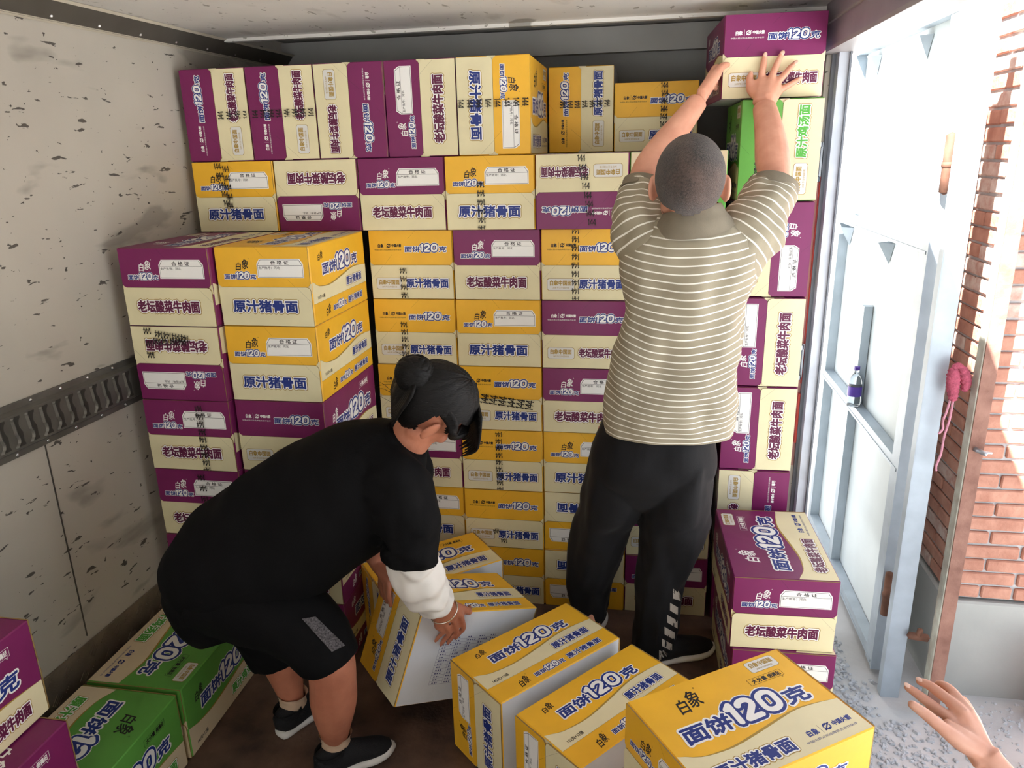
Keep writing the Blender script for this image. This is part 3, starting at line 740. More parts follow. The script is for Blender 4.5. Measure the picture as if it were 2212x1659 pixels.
posed('y', (.637, -.962, .3155), .83, None, 'yellow box on its side, left one of the two side by side on the floor', G_F, 'A')
posed('y', (.872, -1.158, .3155), .86, None, 'yellow box on its side, right one of the two side by side on the floor', G_F, 'A')
posed('y', (1.153, -1.386, .499), .595, None, 'nearest big yellow box with its wide top face up', G_F, 'C')
posed('y', (1.150, -1.392, .249), .60, None, 'yellow box underneath the nearest big yellow box', G_F, 'C')
pf = (Vector((.51, -.19, 0)) - Vector((cos(.68), sin(.68), 0)) * L)
posed('y', (pf.x - .002, pf.y - .014, .3155), .68, None, 'yellow box on its side on the floor beyond the one being lifted', G_F, 'F')
# the box being lifted at its left end
w_ = Vector((-.08, .344, .775)); ME = Matrix.Rotation(w_.length, 3, w_.normalized()); PE = Vector((.363, -.769, .445))
ea, eb, ec = ME.col[0].copy(), ME.col[1].copy(), ME.col[2].copy()
ce = PE + ea * L / 2 + eb * H / 2 - ec * W / 2
carton('y', Matrix((ec, ea, eb)).transposed(), ce, 'tilted yellow box with its blank white underside toward us, lifted by the woman', G_F)
def onE(a, off, c): return PE + ea * a - eb * off + ec * c
G_G = 'green cartons along the left wall'
def flat(k, xc, yc, z0, label, group, turn=180, yaw=0.0): return carton(k, RZ(turn + yaw), (xc, yc, z0 + H / 2), label, group)
flat('g', -.494, -.732, 0, 'far green box on the floor beside the wall, under the woman\'s hips', G_G, yaw=.6)
flat('g', -.494, -1.212, 0, 'near green box on the floor beside the wall, behind the purple pair', G_G, yaw=-.4)
G_P = 'purple cartons at the lower left edge'
flat('p', -.39 - W / 2, -1.345 - L / 2, .502, 'upper purple box at the lower left edge of the view', G_P)
flat('p', -.322 - W / 2, -1.372 - L / 2, .251, 'lower purple box at the lower left corner, under the other purple one', G_P)
flat('p', -.322 - W / 2, -1.458 - L / 2, 0, 'bottom purple box of the lower left pile, cut off by the view', G_P)

# ------------------------------------------------------------------ outside : gate, posts, brick wall, ground
GZ = -.55
M_GRD = mat('dusty_concrete', 'CDCFD0', 0.9, 0.1, 3, 0.25, 40, h2='B4B5B5')
M_GRV = mat('pale_gravel', 'C2C6CA', 0.9, 0.1, 30)
M_GATE = mat('pale_blue_sheet', 'D9E2E4', 0.55, 0.04, 4)
M_GFR = mat('galvanised_frame', 'AEBAC4', 0.45, 0.08, 9, 0.04, 50, metal=0.25)
M_BRK = mat('red_brick', 'BE8E7A', 0.85, 0.15, 14, 0.4, 45, h2='A67462')
M_BRL = mat('limewashed_brick', 'CDBDB2', 0.85, 0.1, 22, 0.4, 45, h2='B0887A')
M_MOR = mat('mortar', 'BDBEC0', 0.95, 0.1, 20, 0.4, 50)
M_PLI = mat('cement_plinth', 'AEB0AC', 0.9, 0.07, 3, 0.12, 25)
M_RUST = mat('rusty_angle', '9A7466', 0.8, 0.15, 14, 0.3, 50, h2='7E5A4E')
M_RST2 = mat('rust_hinge', '7E5A4A', 0.75, 0.2, 20, metal=0.2)
mb = MB()
N = 60
mb.add([(-30, -30, GZ), (40, -30, GZ), (40, 40, GZ), (-30, 40, GZ)], [(0, 1, 2, 3)])
struct(mb.build('ground', M_GRD), 'pale dusty concrete ground outside the truck')
random.seed(21); mb = MB()
for i in range(9000):
    x = random.uniform(1.70, 3.0); y = random.uniform(-.9, .75)
    heap = x < 2.30 and y > -.45
    if not heap and noise.noise(Vector((x * 2.2, y * 2.2, 0))) < -.05 - .5 * max(0, y - .05): continue
    if (x > 2.27 and y > .36) or (x - 2.68) ** 2 + (y - .27) ** 2 < .0064 or (2.03 < x < 2.28 and .18 < y < .40) or y > .42 and x > 1.98: continue
    if x > 2.25 and random.random() < .75: continue
    if heap and random.random() < .25: continue
    s_ = random.uniform(.004, .017) if heap else random.uniform(.003, .010) * (1.2 if y < .35 else .8); R = Matrix.Rotation(random.uniform(0, 6), 3, 'Z') @ Matrix.Rotation(random.uniform(-.5, .5), 3, 'X')
    k = 5; vs = []
    for a in range(k):
        q = 2 * pi * a / k + random.uniform(-.4, .4); vs.append(R @ Vector((s_ * cos(q) * random.uniform(.7, 1.3), s_ * sin(q) * random.uniform(.6, 1), -.002)) + Vector((x, y, GZ + .002)))
    top = [v.lerp(Vector((x, y, GZ)), .35) + Vector((0, 0, s_ * random.uniform(.35, .7))) for v in vs]
    mb.add(vs + top, [tuple(range(k, 2 * k))] + [(a, (a + 1) % k, k + (a + 1) % k, k + a) for a in range(k)])
tag(mb.build('gravel', M_GRV), 'loose pale gravel chips on the ground outside the doorway', 'gravel', kind='stuff')

gate = empty('steel_gate', (2.09, 1.1, GZ)); tag(gate, 'sunlit pale blue sheet steel gate standing open beside the truck', 'gate')
GX = 2.09
def part(mb, name, m, root, smooth=False): return reparent(mb.build(name, m, smooth=smooth), root)
mb = MB(); mb.box((GX + .022, 1.22, .86), (.004, 1.42, 2.72)); part(mb, 'sheet_panel', M_GATE, gate)
for (y0, y1, zc, nm) in ((.5, 1.92, .465, 'ledge_rail'), (.5, 1.92, -.475, 'bottom_rail'), (.5, 1.92, 1.37, 'middle_rail'), (.5, 1.92, 2.22, 'top_rail')):
    mb = MB(); mb.box((GX - .008, (y0 + y1) / 2, zc), (.05, y1 - y0, .045)); mb.box((GX - .034, (y0 + y1) / 2, zc - .02), (.004, y1 - y0, .012)); part(mb, nm, M_GFR, gate)
mb = MB(); mb.box((GX - .006, .52, .86), (.055, .10, 2.76)); mb.box((GX - .036, .475, .86), (.004, .012, 2.76)); part(mb, 'stile', M_GFR, gate)
mb = MB(); mb.box((GX - .006, 1.90, .86), (.05, .05, 2.76)); part(mb, 'stile', M_GFR, gate)
mb = MB(); mb.box((GX - .004, 1.36, -.005), (.045, .06, .9)); part(mb, 'mullion', M_GFR, gate)
mb = MB(); mb.box((GX - .004, 1.28, .74), (.04, .05, .5)); part(mb, 'mullion', M_GFR, gate)
for y, z in ((.94, 2.17), (1.65, 2.17), (1.1, 1.32), (1.82, 1.32)):
    mb = MB(); mb.add([(GX + .018, y - .05, z), (GX + .018, y + .05, z), (GX - .04, y, z), (GX + .016, y, z - .10)], [(0, 2, 1), (0, 3, 2), (1, 2, 3), (0, 1, 3)]); part(mb, 'corner_gusset', M_GFR, gate)
for z in (-.11, 1.68):
    mb = MB(); mb.tube([(GX - .02, .44, z - .10), (GX - .02, .44, z + .10)], .019, 14); mb.tube([(GX - .02, .44, z - .012), (GX - .02, .44, z + .004)], .022, 14); part(mb, 'hinge', M_RST2, gate, True)

post = empty('gate_post', (2.10, .33, GZ)); tag(post, 'galvanised channel post next to the gate, a pink knitted bundle hanging beside it', 'gate post')
mb = MB(); mb.box((2.095, .33, .92), (.07, .006, 2.94)); mb.box((2.06, .35, .92), (.005, .045, 2.94)); mb.box((2.13, .35, .92), (.005, .045, 2.94)); part(mb, 'channel', M_GFR, post)
mb = MB(); mb.tube([(2.13, .31, -.22), (2.20, .30, -.22)], .016, 12); mb.tube([(2.165, .305, -.22), (2.165, .295, -.18)], .012, 10); part(mb, 'bolt', M_RST2, post, True)
ang = empty('rusty_angle_post', (2.20, .27, GZ)); tag(ang, 'peeling rust-brown angle iron leaning on the brick corner', 'post')
mb = MB()
R1 = Matrix.Rotation(.0, 3, 'Y')
mb.box((2.205, .255, .92), (.006, .05, 2.94)); part(mb, 'painted_flange', mat('peeling_cream_paint', 'C3C8BA', 0.8, 0.1, 16, 0.3, 50, h2='A8A294'), ang)
mb = MB(); mb.box((2.232, .228, .92), (.05, .006, 2.94)); part(mb, 'rusty_flange', M_RUST, ang)
mb = MB(); mb.tube([(2.225, .222, .66), (2.245, .175, .66)], .009, 8); mb.tube([(2.22, .20, .662), (2.275, .20, .655)], .005, 6); part(mb, 'wire_tie', M_GALV, ang, True)

# brick wall: faces -y at BY, returns along x = BX
BX, BY = 2.295, .40
wallb = MB(); random.seed(5); PIT = .063
wallb.box((BX + 1.6 + .012, BY + .9 + .012, 1.06), (3.2, 1.8, 2.28), 1)
for r_ in range(37):
    z = -.075 + PIT * r_ + .0265
    def brick(x0, x1, y0, y1):
        d = (x1 - x0, y1 - y0, .053); c = ((x0 + x1) / 2 + random.uniform(-.002, .002), (y0 + y1) / 2 + random.uniform(-.0025, .0015), z + random.uniform(-.0015, .0015))
        wallb.cbox(c, d, .005, 2 if random.random() < .16 + (.25 if r_ > 18 else 0) else 0, Matrix.Rotation(random.uniform(-.008, .008), 3, 'Y'))
    if r_ % 2 == 0:
        brick(BX, BX + .115, BY, BY + .23); x = BX + .125
    else:
        brick(BX, BX + .24, BY, BY + .115); x = BX + .25
    while x < 3.6:
        ln = .24 if random.random() < .72 else .115; brick(x, x + ln, BY, BY + .06); x += ln + .01
    y = BY + (.24 if r_ % 2 == 0 else .125)
    while y < 2.0: brick(BX, BX + .06, y, y + .24); y += .25
struct(wallb.build('wall_outside', [M_BRK, M_MOR, M_BRL]), 'brick wall outside the truck door')
mb = MB(); mb.cbox((BX + 1.6 - .012, BY + .9 - .012, (GZ - .08) / 2 - .01), (3.2, 1.8, abs(GZ) - .08), .008); struct(mb.build('wall_plinth', M_PLI), 'grey cement plinth under the brick wall')
# wall far behind the gate
mb = MB(); mb.box((2.2, 4.6, 1.2), (6, .2, 3.6)); struct(mb.build('wall_far', mat('far_wall_pale', 'C8C2BA', 0.9, 0.06, 3)))

# bottle on the ledge
bt = empty('water_bottle', (GX - .035, 1.22, .488)); tag(bt, 'small clear water bottle with purple cap and label standing on the gate ledge', 'bottle')
M_PET = mat('clear_bottle', 'E8F0F4', 0.08, 0.02); t, b = tex(M_PET); b.inputs['Transmission Weight'].default_value = .9; b.inputs['IOR'].default_value = 1.33
pb = lambda z: (GX - .035, 1.22, .488 + z)
mb = MB(); loft(mb, [(pb(.0), .030, .030), (pb(.01), .033, .033), (pb(.05), .032, .032), (pb(.11), .032, .032), (pb(.15), .026, .026), (pb(.175), .013, .013), (pb(.19), .012, .012)], n=20, sub=3, dome=False); part(mb, 'bottle_body', M_PET, bt, True)
mb = MB(); loft(mb, [(pb(.055), .0335, .0335), (pb(.105), .0335, .0335)], n=20, sub=1, cap=False); part(mb, 'label', mat('purple_label', '5A3FA0', 0.4, 0.05), bt, True)
mb = MB(); loft(mb, [(pb(.188), .014, .014), (pb(.205), .014, .014)], n=16, sub=1, dome=False); part(mb, 'cap', mat('purple_cap', '4B2E8C', 0.4, 0.03), bt)
# pink knitted bundle with its cords
kn = empty('knitted_bundle', (2.145, .275, .9)); tag(kn, 'rose pink knitted bundle with two hanging cords, hooked between post and angle iron', 'knitted cord')
M_KN = mat('rose_yarn', 'B8586E', 0.9, 0.15, 60, 0.6, 160); M_KN2 = mat('pale_pink_cord', 'CF93A4', 0.9, 0.1, 60, 0.4, 160)
mb = MB(); loft(mb, [((2.130, .275, .955), .016, .014), ((2.133, .272, .93), .024, .018), ((2.136, .270, .88), .022, .018), ((2.142, .268, .835), .014, .012)], n=20, sub=8, disp=lambda a, t_, p: .003 * sin(p.z * 400) * sin(4 * a))
loft(mb, [((2.152, .270, .958), .014, .014), ((2.165, .268, .94), .019, .017), ((2.176, .266, .905), .018, .016), ((2.174, .265, .875), .012, .012)], n=20, sub=8, disp=lambda a, t_, p: .003 * sin(p.z * 400) * sin(4 * a))
loft(mb, [((2.130, .274, .955), .013, .012), ((2.143, .273, .966), .013, .012), ((2.157, .270, .955), .013, .012)], n=14, sub=5); part(mb, 'knitted_body', M_KN, kn, True)
for pts in ([(2.142, .268, .84), (2.140, .267, .76), (2.130, .266, .69), (2.128, .266, .62), (2.117, .264, .57), (2.120, .264, .55)], [(2.132, .268, .84), (2.126, .268, .79), (2.118, .268, .75), (2.122, .268, .72), (2.110, .268, .70)]):
    mb = MB(); loft(mb, [(p, .0045, .0045) for p in pts], n=8, sub=5); part(mb, 'cord', M_KN2, kn, True)
# red canister at the far right
rc = empty('red_canister', (2.66, .27, GZ)); tag(rc, 'red cylinder at the right edge of the view, beside the cement plinth', 'canister')
mb = MB(); loft(mb, [((2.68, .27, GZ), .055, .055), ((2.68, .27, GZ + .02), .062, .062), ((2.68, .27, GZ + .30), .062, .062), ((2.68, .27, GZ + .36), .03, .03)], n=24, sub=2, dome=False)
part(mb, 'tank', mat('red_enamel', 'B02448', 0.35, 0.05), rc, True)
mb = MB(); loft(mb, [((2.68, .27, GZ + .075), .064, .064), ((2.68, .27, GZ + .083), .064, .064)], n=24, sub=1, dome=False); part(mb, 'band', mat('dark_band', '7A1A34', 0.5, 0.05), rc, True)

# ------------------------------------------------------------------ people
M_SKIN = mat('skin_tan', 'DBA288', 0.5, 0.05, 18, 0.05, 120, h2='CC9077'); t, b = tex(M_SKIN); b.inputs['Subsurface Weight'].default_value = .08; b.inputs['Subsurface Radius'].default_value = (.012, .005, .003)
M_SKW = mat('skin_warm', 'B9795E', 0.5, 0.05, 18, 0.05, 120, h2='A86A52'); t, b = tex(M_SKW); b.inputs['Subsurface Weight'].default_value = .06; b.inputs['Subsurface Radius'].default_value = (.012, .005, .003)
M_SKF = mat('skin_fair', 'D2A08A', 0.45, 0.04, 18, 0.04, 120, h2='C58C74'); t, b = tex(M_SKF); b.inputs['Subsurface Weight'].default_value = .1; b.inputs['Subsurface Radius'].default_value = (.012, .005, .003)
M_NAIL = mat('fingernail', 'E0B8A4', 0.3, 0.02)
M_EYE = mat('eye_white', 'EDE8E2', 0.2, 0.02); M_IRIS = mat('dark_iris', '2A1A12', 0.2, 0.02); M_LIP = mat('lip', 'A8605A', 0.5, 0.03)
M_BLKC = mat('black_jersey', '0D0D0E', 0.85, 0.1, 20, 0.08, 300, spec=0.12)
M_BLKT = mat('black_trouser', '151517', 0.7, 0.1, 20, 0.06, 300, spec=0.15, sheen=.04)
M_REFL = mat('reflective_tape', 'B9B2A8', 0.4, 0.06, 60)
M_HEA = mat('heather_grey', '6A6668', 0.9, 0.5, 240, h2='2A282B')
M_WHS = mat('white_sleeve', 'DEDAD2', 0.7, 0.05, 10)
M_SHOE = mat('black_knit_shoe', '141416', 0.8, 0.1, 80, 0.3, 300); M_SOLE = mat('white_sole', 'D8D6D0', 0.5, 0.08, 12)
M_SOCK = mat('beige_sock', 'C9AD92', 0.8, 0.05, 40)
M_HAIR = mat('black_hair', '0A0807', 0.55, 0.3, 30, 0.35, 90, stretch=(1, 1, 6), spec=.25)
def frame(F, U):
    F = Vector(F).normalized(); U = Vector(U); U = (U - F * U.dot(F)).normalized(); return Matrix((F.cross(U), F, U)).transposed()   # cols: right, forward, up
def head(mb, c, R, s=1.0):
    T = lambda x, y, z: Vector(c) + R @ (Vector((x, y, z)) * s)
    ball(mb, T(0, -.012, .022), (.080 * s, .100 * s, .094 * s), 28, 0, R)
    ball(mb, T(0, .030, -.035), (.064 * s, .062 * s, .078 * s), 24, 0, R)       # face and cheeks
    ball(mb, T(0, .052, -.088), (.036 * s, .034 * s, .030 * s), 16, 0, R)       # chin
    for sx in (-1, 1):
        ball(mb, T(.046 * sx, .018, -.066), (.024 * s, .046 * s, .034 * s), 14, 0, R)    # jaw
        ball(mb, T(.036 * sx, .072, -.030), (.022 * s, .018 * s, .020 * s), 12, 0, R)    # cheekbone
        ball(mb, T(.032 * sx, .082, .018), (.024 * s, .012 * s, .008 * s), 12, 0, R)     # brow
        E = R @ Matrix.Rotation(sx * .35, 3, 'Z')
        ball(mb, T(.089 * sx, -.008, -.010), (.0075 * s, .021 * s, .035 * s), 16, 0, E)   # ear
        ball(mb, T(.087 * sx, -.001, -.038), (.007 * s, .010 * s, .012 * s), 10, 0, E); ball(mb, T(.080 * sx, .002, -.015), (.012 * s, .012 * s, .026 * s), 12, 0, E)
    loft(mb, [(T(0, .084, .012), .007 * s, .008 * s), (T(0, .100, -.016), .010 * s, .010 * s), (T(0, .104, -.034), .015 * s, .011 * s)], n=10, sub=3, ref=R.col[1])
    ball(mb, T(0, .083, -.058), (.022 * s, .012 * s, .006 * s), 12, 0, R); ball(mb, T(0, .081, -.068), (.019 * s, .012 * s, .007 * s), 12, 0, R)
def face_bits(c, R, parent, s=1.0):
    T = lambda x, y, z: Vector(c) + R @ (Vector((x, y, z)) * s)
    for sx in (-1, 1):
        mb = MB(); ball(mb, T(.031 * sx, .078, .004), (.012 * s, .010 * s, .008 * s), 14, 0, R); ball(mb, T(.031 * sx, .0855, .004), (.005 * s, .004 * s, .005 * s), 10, 1, R); part(mb, 'eye', [M_EYE, M_IRIS], parent, True)
    mb = MB(); ball(mb, T(0, .090, -.063), (.020 * s, .008 * s, .007 * s), 14, 0, R); part(mb, 'lips', M_LIP, parent, True)
def limb(mb, pts, n=16, sub=6, m=0): loft(mb, [(p, r_[0] if isinstance(r_, tuple) else r_, r_[1] if isinstance(r_, tuple) else r_) for p, r_ in pts], n=n, sub=sub, m=m)
def fingers(mb, wrist, wr, mcps, chains, thumb, rf=.0092, rt=.0112, back=None):
    w = Vector(wrist)
    for i, (mc, ch) in enumerate(zip(mcps, chains)):
        rr = rf * (.98, 1.0, .97, .86)[i]; mc = Vector(mc); side = (mc - (Vector(mcps[1]) + Vector(mcps[2])) / 2)
        base = w + side * .45
        loft(mb, [(base, wr * .62, wr * .62), (base.lerp(mc, .5), rr * 1.45, rr * 1.45), (mc, rr * 1.28, rr * 1.28)], n=12, sub=4)
        pts = [mc] + [Vector(p) for p in ch]; rads = [rr * 1.12, rr * 1.08, rr * .96, rr * .80]
        loft(mb, [(p, q, q) for p, q in zip(pts, rads)], n=12, sub=4)
        ball(mb, pts[1], (rr * 1.12,) * 3, 10)
        ball(mb, pts[-1], (rr * .82,) * 3, 10)
    c = sum((Vector(m_) for m_ in mcps), Vector()) / 4
    T_ = [Vector(p) for p in thumb]
    loft(mb, [(w.lerp(c, .15), wr * .7, wr * .7), (T_[0], rt * 1.55, rt * 1.55), (T_[1], rt * 1.15, rt * 1.15), (T_[2], rt * 1.02, rt * 1.02), (T_[3], rt * .78, rt * .78)], n=12, sub=4)
    ball(mb, T_[3], (rt * .8,) * 3, 10)
    for i in range(3):                          # web of the palm
        a, b = Vector(mcps[i]), Vector(mcps[i + 1]); mid = (a + b) / 2
        loft(mb, [(w.lerp(mid, .25), wr * .55, wr * .55), (w.lerp(mid, .6), rf * 1.45, rf * 1.45), (w.lerp(mid, .93), rf * 1.15, rf * 1.15)], n=10, sub=3)
    loft(mb, [(w.lerp(c, .2), wr * .7, wr * .7), (w.lerp(T_[1], .55).lerp(c, .25), rf * 1.5, rf * 1.5), (T_[1].lerp(Vector(mcps[0]), .45), rf * 1.0, rf * 1.0)], n=10, sub=3)
def nail(p, d, up, parent, w=.0062, l=.0078):
    d = Vector(d).normalized(); up = Vector(up); up = (up - d * up.dot(d)).normalized(); R = Matrix((up.cross(d) * -1, d, up)).transposed()
    mb = MB(); ball(mb, Vector(p), (w, l, .0016), 12, 0, R); return part(mb, 'fingernail', M_NAIL, parent, True)
def fold(amp, f1=3.0, f2=6.0, seed=0.0):
    def d(a, t, p): return amp * (noise.noise(Vector((cos(a) * 1.3 + seed, sin(a) * 1.3, t * f1))) + .5 * noise.noise(Vector((cos(a) * 2.6, sin(a) * 2.6 + seed, t * f2))))
    return d
def shoe(heel, d, length, name_root, w=.046):
    d = Vector((d[0], d[1], 0)).normalized(); sd = Vector((-d.y, d.x, 0)); h = Vector(heel)
    T = lambda a, b, z: h + d * a * length + sd * b + Vector((0, 0, z))
    r_ = empty('shoe', h); 
    mb = MB(); K = [(.02, .55, .0), (.08, .72, .0), (.3, .74, 0), (.55, .88, 0), (.72, 1.0, 0), (.88, .85, .003), (.97, .5, .008), (1.0, .2, .012)]
    loft(mb, [(T(a, 0, .016 + z), w * b, .015) for a, b, z in K], n=20, sub=3, ref=(0, 0, 1), ex=3.0); part(mb, 'sole', M_SOLE, r_, True)
    mb = MB(); loft(mb, [(T(.03, 0, .048), w * .60, .034), (T(.12, 0, .054), w * .88, .040), (T(.3, 0, .056), w * .90, .044), (T(.5, 0, .050), w * .78, .038), (T(.68, 0, .042), w * .90, .028), (T(.85, 0, .036), w * .78, .021), (T(.96, 0, .032), w * .4, .012)], n=20, sub=4, ref=(0, 0, 1)); part(mb, 'upper', M_SHOE, r_, True)
    mb = MB(); loft(mb, [(T(.20, 0, .072), w * .96, .044), (T(.19, 0, .092), w * 1.0, .047)], n=18, sub=3, ref=d, cap=False); part(mb, 'collar', M_SHOE, r_, True)
    mb = MB()
    for q in range(4): mb.tube([T(.42 + .07 * q, -.018, .089 - .010 * q), T(.45 + .07 * q, .018, .087 - .010 * q)], .0022, 6)
    part(mb, 'laces', M_SHOE, r_, True)
    return r_

# ---- the man: back to us, arms raised
man = empty('person', (1.06, -.32, 0)); tag(man, 'man in olive white-striped polo shirt and black trousers, arms raised to the top box', 'person')
mb = MB(); HC = Vector((1.107, -.495, 1.668)); HR = frame((.06, .93, .36), (0, -.3, .95)); HS = 1.10
head(mb, HC, HR, HS)
limb(mb, [((1.12, -.455, 1.46), .07), ((1.117, -.465, 1.55), .064), ((1.110, -.475, 1.63), (.062, .07))])
limb(mb, [((1.08, -.39, .95), (.15, .11)), ((1.09, -.40, 1.15), (.145, .105)), ((1.11, -.43, 1.35), (.165, .105)), ((1.12, -.44, 1.46), (.15, .09)), ((1.12, -.45, 1.52), (.08, .07))], n=24)
limb(mb, [((1.04, -.44, 1.45), .06), ((.99, -.38, 1.55), .056), ((.985, -.30, 1.672), (.045, .045)), ((1.02, -.25, 1.735), .046), ((1.085, -.18, 1.82), .038), ((1.142, -.12, 1.893), (.030, .027))])
limb(mb, [((1.20, -.44, 1.45), .062), ((1.28, -.38, 1.55), .058), ((1.352, -.29, 1.655), (.046, .046)), ((1.356, -.22, 1.725), .050), ((1.352, -.15, 1.80), .043), ((1.346, -.060, 1.872), (.036, .030))])
# right hand flat on the front of the raised box
rm = [(1.340, .018, 1.957), (1.370, .017, 1.960), (1.390, .018, 1.948), (1.402, .020, 1.926)]
rc_ = [[(1.344, .024, 1.993), (1.347, .028, 2.014), (1.349, .031, 2.033)], [(1.382, .024, 1.992), (1.391, .028, 2.014), (1.401, .031, 2.036)], [(1.413, .024, 1.973), (1.428, .028, 1.991), (1.444, .032, 2.006)], [(1.429, .026, 1.940), (1.446, .030, 1.950), (1.462, .034, 1.958)]]
rt_ = [(1.316, .005, 1.925), (1.307, .016, 1.948), (1.306, .024, 1.963), (1.310, .030, 1.978)]
fingers(mb, (1.348, -.046, 1.885), .033, rm, rc_, rt_, rf=.0104, rt=.0118)
# left hand hooked round the left edge of the box
lm = [(1.196, -.005, 1.995), (1.192, -.010, 1.975), (1.188, -.012, 1.955), (1.184, -.015, 1.937)]
lc_ = [[(1.205, .035, 2.002), (1.208, .055, 1.998), (1.210, .070, 1.993)], [(1.202, .035, 1.982), (1.206, .058, 1.978), (1.209, .074, 1.974)], [(1.199, .032, 1.962), (1.205, .055, 1.958), (1.208, .070, 1.955)], [(1.196, .028, 1.942), (1.203, .046, 1.940), (1.207, .060, 1.938)]]
fingers(mb, (1.150, -.105, 1.905), .029, lm, lc_, [(1.190, -.055, 1.965), (1.208, -.025, 1.990), (1.222, -.002, 2.002), (1.236, .018, 2.006)], rf=.0100, rt=.0115)
# legs down into the shoes
limb(mb, [((.95, -.37, .90), .09), ((.90, -.31, .60), .075), ((.858, -.24, .44), .058), ((.83, -.21, .30), .056), ((.832, -.235, .13), .038), ((.832, -.235, .07), .042)])
limb(mb, [((1.14, -.37, .90), .09), ((1.11, -.34, .60), .075), ((1.09, -.33, .46), .058), ((1.07, -.31, .30), .056), ((1.075, -.29, .12), .038), ((1.085, -.285, .07), .042)])
body = remesh(mb, 'body', [M_SKIN], .0045, 5); reparent(body, man); face_bits(HC, HR, man, HS)
for ch, i in zip(rc_ + [rt_[1:]], range(5)):
    a, b_ = Vector(ch[1]), Vector(ch[2]); d = (b_ - a).normalized(); back = Vector((0, -1, .0)); nail(b_ + back * .0068 - d * .001, d, (0, -1, .15), man)
# cropped hair
M_BUZZ = mat('cropped_hair', '4A403A', 0.75, 0.2, 220, 0.6, 500, h2='1A1513', sheen=.2); t, b = tex(M_BUZZ)
mb = MB(); n_ = 56; c_ = HC + HR @ (Vector((0, -.012, .022)) * HS); vs = []; fs = []; ok = []
for i in range(n_ // 2 + 1):
    for k in range(n_):
        a, e = pi * i / (n_ / 2), 2 * pi * k / n_; p = Vector((.0835 * sin(a) * cos(e), .104 * sin(a) * sin(e), .0985 * cos(a))) * HS
        vs.append(c_ + HR @ p); q = p / HS
        lim = -.062 - .01 * cos(4 * e) if q.y < .0 else (-.02 if q.y < .03 else -.02 + 1.0 * (q.y - .03))
        ok.append(q.z > lim)
for i in range(n_ // 2):
    for k in range(n_):
        f4 = (i * n_ + k, (i + 1) * n_ + k, (i + 1) * n_ + (k + 1) % n_, i * n_ + (k + 1) % n_)
        if sum(ok[x] for x in f4) >= 3: fs.append(f4)
mb.add(vs, fs); part(mb, 'hair', M_BUZZ, man, True)
n2 = t.nodes.new('ShaderNodeTexNoise'); n2.inputs['Scale'].default_value = 9; n2.inputs['Detail'].default_value = 3; tc2 = t.nodes.new('ShaderNodeTexCoord'); t.links.new(tc2.outputs['Object'], n2.inputs['Vector'])
mr = t.nodes.new('ShaderNodeMapRange'); mr.inputs[1].default_value = .45; mr.inputs[2].default_value = .7; mr.inputs[4].default_value = .22; t.links.new(n2.outputs[0], mr.inputs[0])
mx2 = t.nodes.new('ShaderNodeMix'); mx2.data_type = 'RGBA'; mx2.inputs[7].default_value = rgb('9A7868'); sc_ = [l.from_socket for l in t.links if l.to_socket == b.inputs['Base Color']][0]
t.links.new(mr.outputs[0], mx2.inputs[0]); t.links.new(sc_, mx2.inputs[6]); t.links.new(mx2.outputs[2], b.inputs['Base Color'])

# polo shirt
M_POLO = mat('olive_striped_jersey', '978E79', 0.8, 0.05, 10, 0.06, 300, h2='8C836F'); t, b = tex(M_POLO)
at = t.nodes.new('ShaderNodeAttribute'); at.attribute_name = 'st'
m1 = t.nodes.new('ShaderNodeMath'); m1.operation = 'MULTIPLY'; m1.inputs[1].default_value = 1 / .0212; t.links.new(at.outputs['Fac'], m1.inputs[0])
m2 = t.nodes.new('ShaderNodeMath'); m2.operation = 'FRACT'; t.links.new(m1.outputs[0], m2.inputs[0])
m3 = t.nodes.new('ShaderNodeMath'); m3.operation = 'LESS_THAN'; m3.inputs[1].default_value = .17; t.links.new(m2.outputs[0], m3.inputs[0])
mx = t.nodes.new('ShaderNodeMix'); mx.data_type = 'RGBA'; mx.inputs[7].default_value = rgb('E2DFD2')
src = [l.from_socket for l in t.links if l.to_socket == b.inputs['Base Color']][0]
t.links.new(m3.outputs[0], mx.inputs[0]); t.links.new(src, mx.inputs[6]); t.links.new(mx.outputs[2], b.inputs['Base Color'])
M_COLL = mat('olive_collar', '7E7564', 0.8, 0.05, 30, 0.2, 300)
shirt = MB()
def drape(a, t_, p):
    z = p.z; s_ = 0
    s_ += .014 * noise.noise(Vector((p.x * 7, a * 1.2, z * 5))) + .011 * sin(22 * (z - .25 * abs(p.x - 1.09)) + 3 * noise.noise(Vector((p.x * 5, 0, z * 4)))) * max(0, 1 - abs(z - 1.18) / .25)
    s_ += .008 * noise.noise(Vector((a * 3, z * 14, 2))) + .010 * sin(30 * (z + .9 * (p.x - 1.2))) * max(0, 1 - abs(p.x - 1.17) / .12) * max(0, 1 - abs(z - 1.05) / .16)
    return s_
loft(shirt, [((1.078, -.395, .925), .203, .140), ((1.080, -.397, .98), .204, .142), ((1.086, -.40, 1.042), .200, .140), ((1.093, -.402, 1.145), .180, .130), ((1.104, -.415, 1.264), .172, .126), ((1.114, -.43, 1.375), .183, .128), ((1.122, -.44, 1.456), .194, .122), ((1.128, -.447, 1.51), .178, .110), ((1.124, -.452, 1.555), .122, .088), ((1.118, -.458, 1.585), .078, .076)],
     n=110, sub=16, ref=(0, 1, 0), disp=drape, fixed=(0, 0, 1), cap=False, ex=2.25)
for i, v in enumerate(shirt.v):
    dx = (v[0] - 1.1) / .2; z = v[2]; sag = .046 * max(0, min(1, (z - .92) / .25)) * max(0, 1 - (z - 1.3) / .5)
    shirt.a[i] = z + sag * (1 - dx * dx) + .0025 * noise.noise(Vector((v[0] * 12, v[1] * 12, z * 6)))
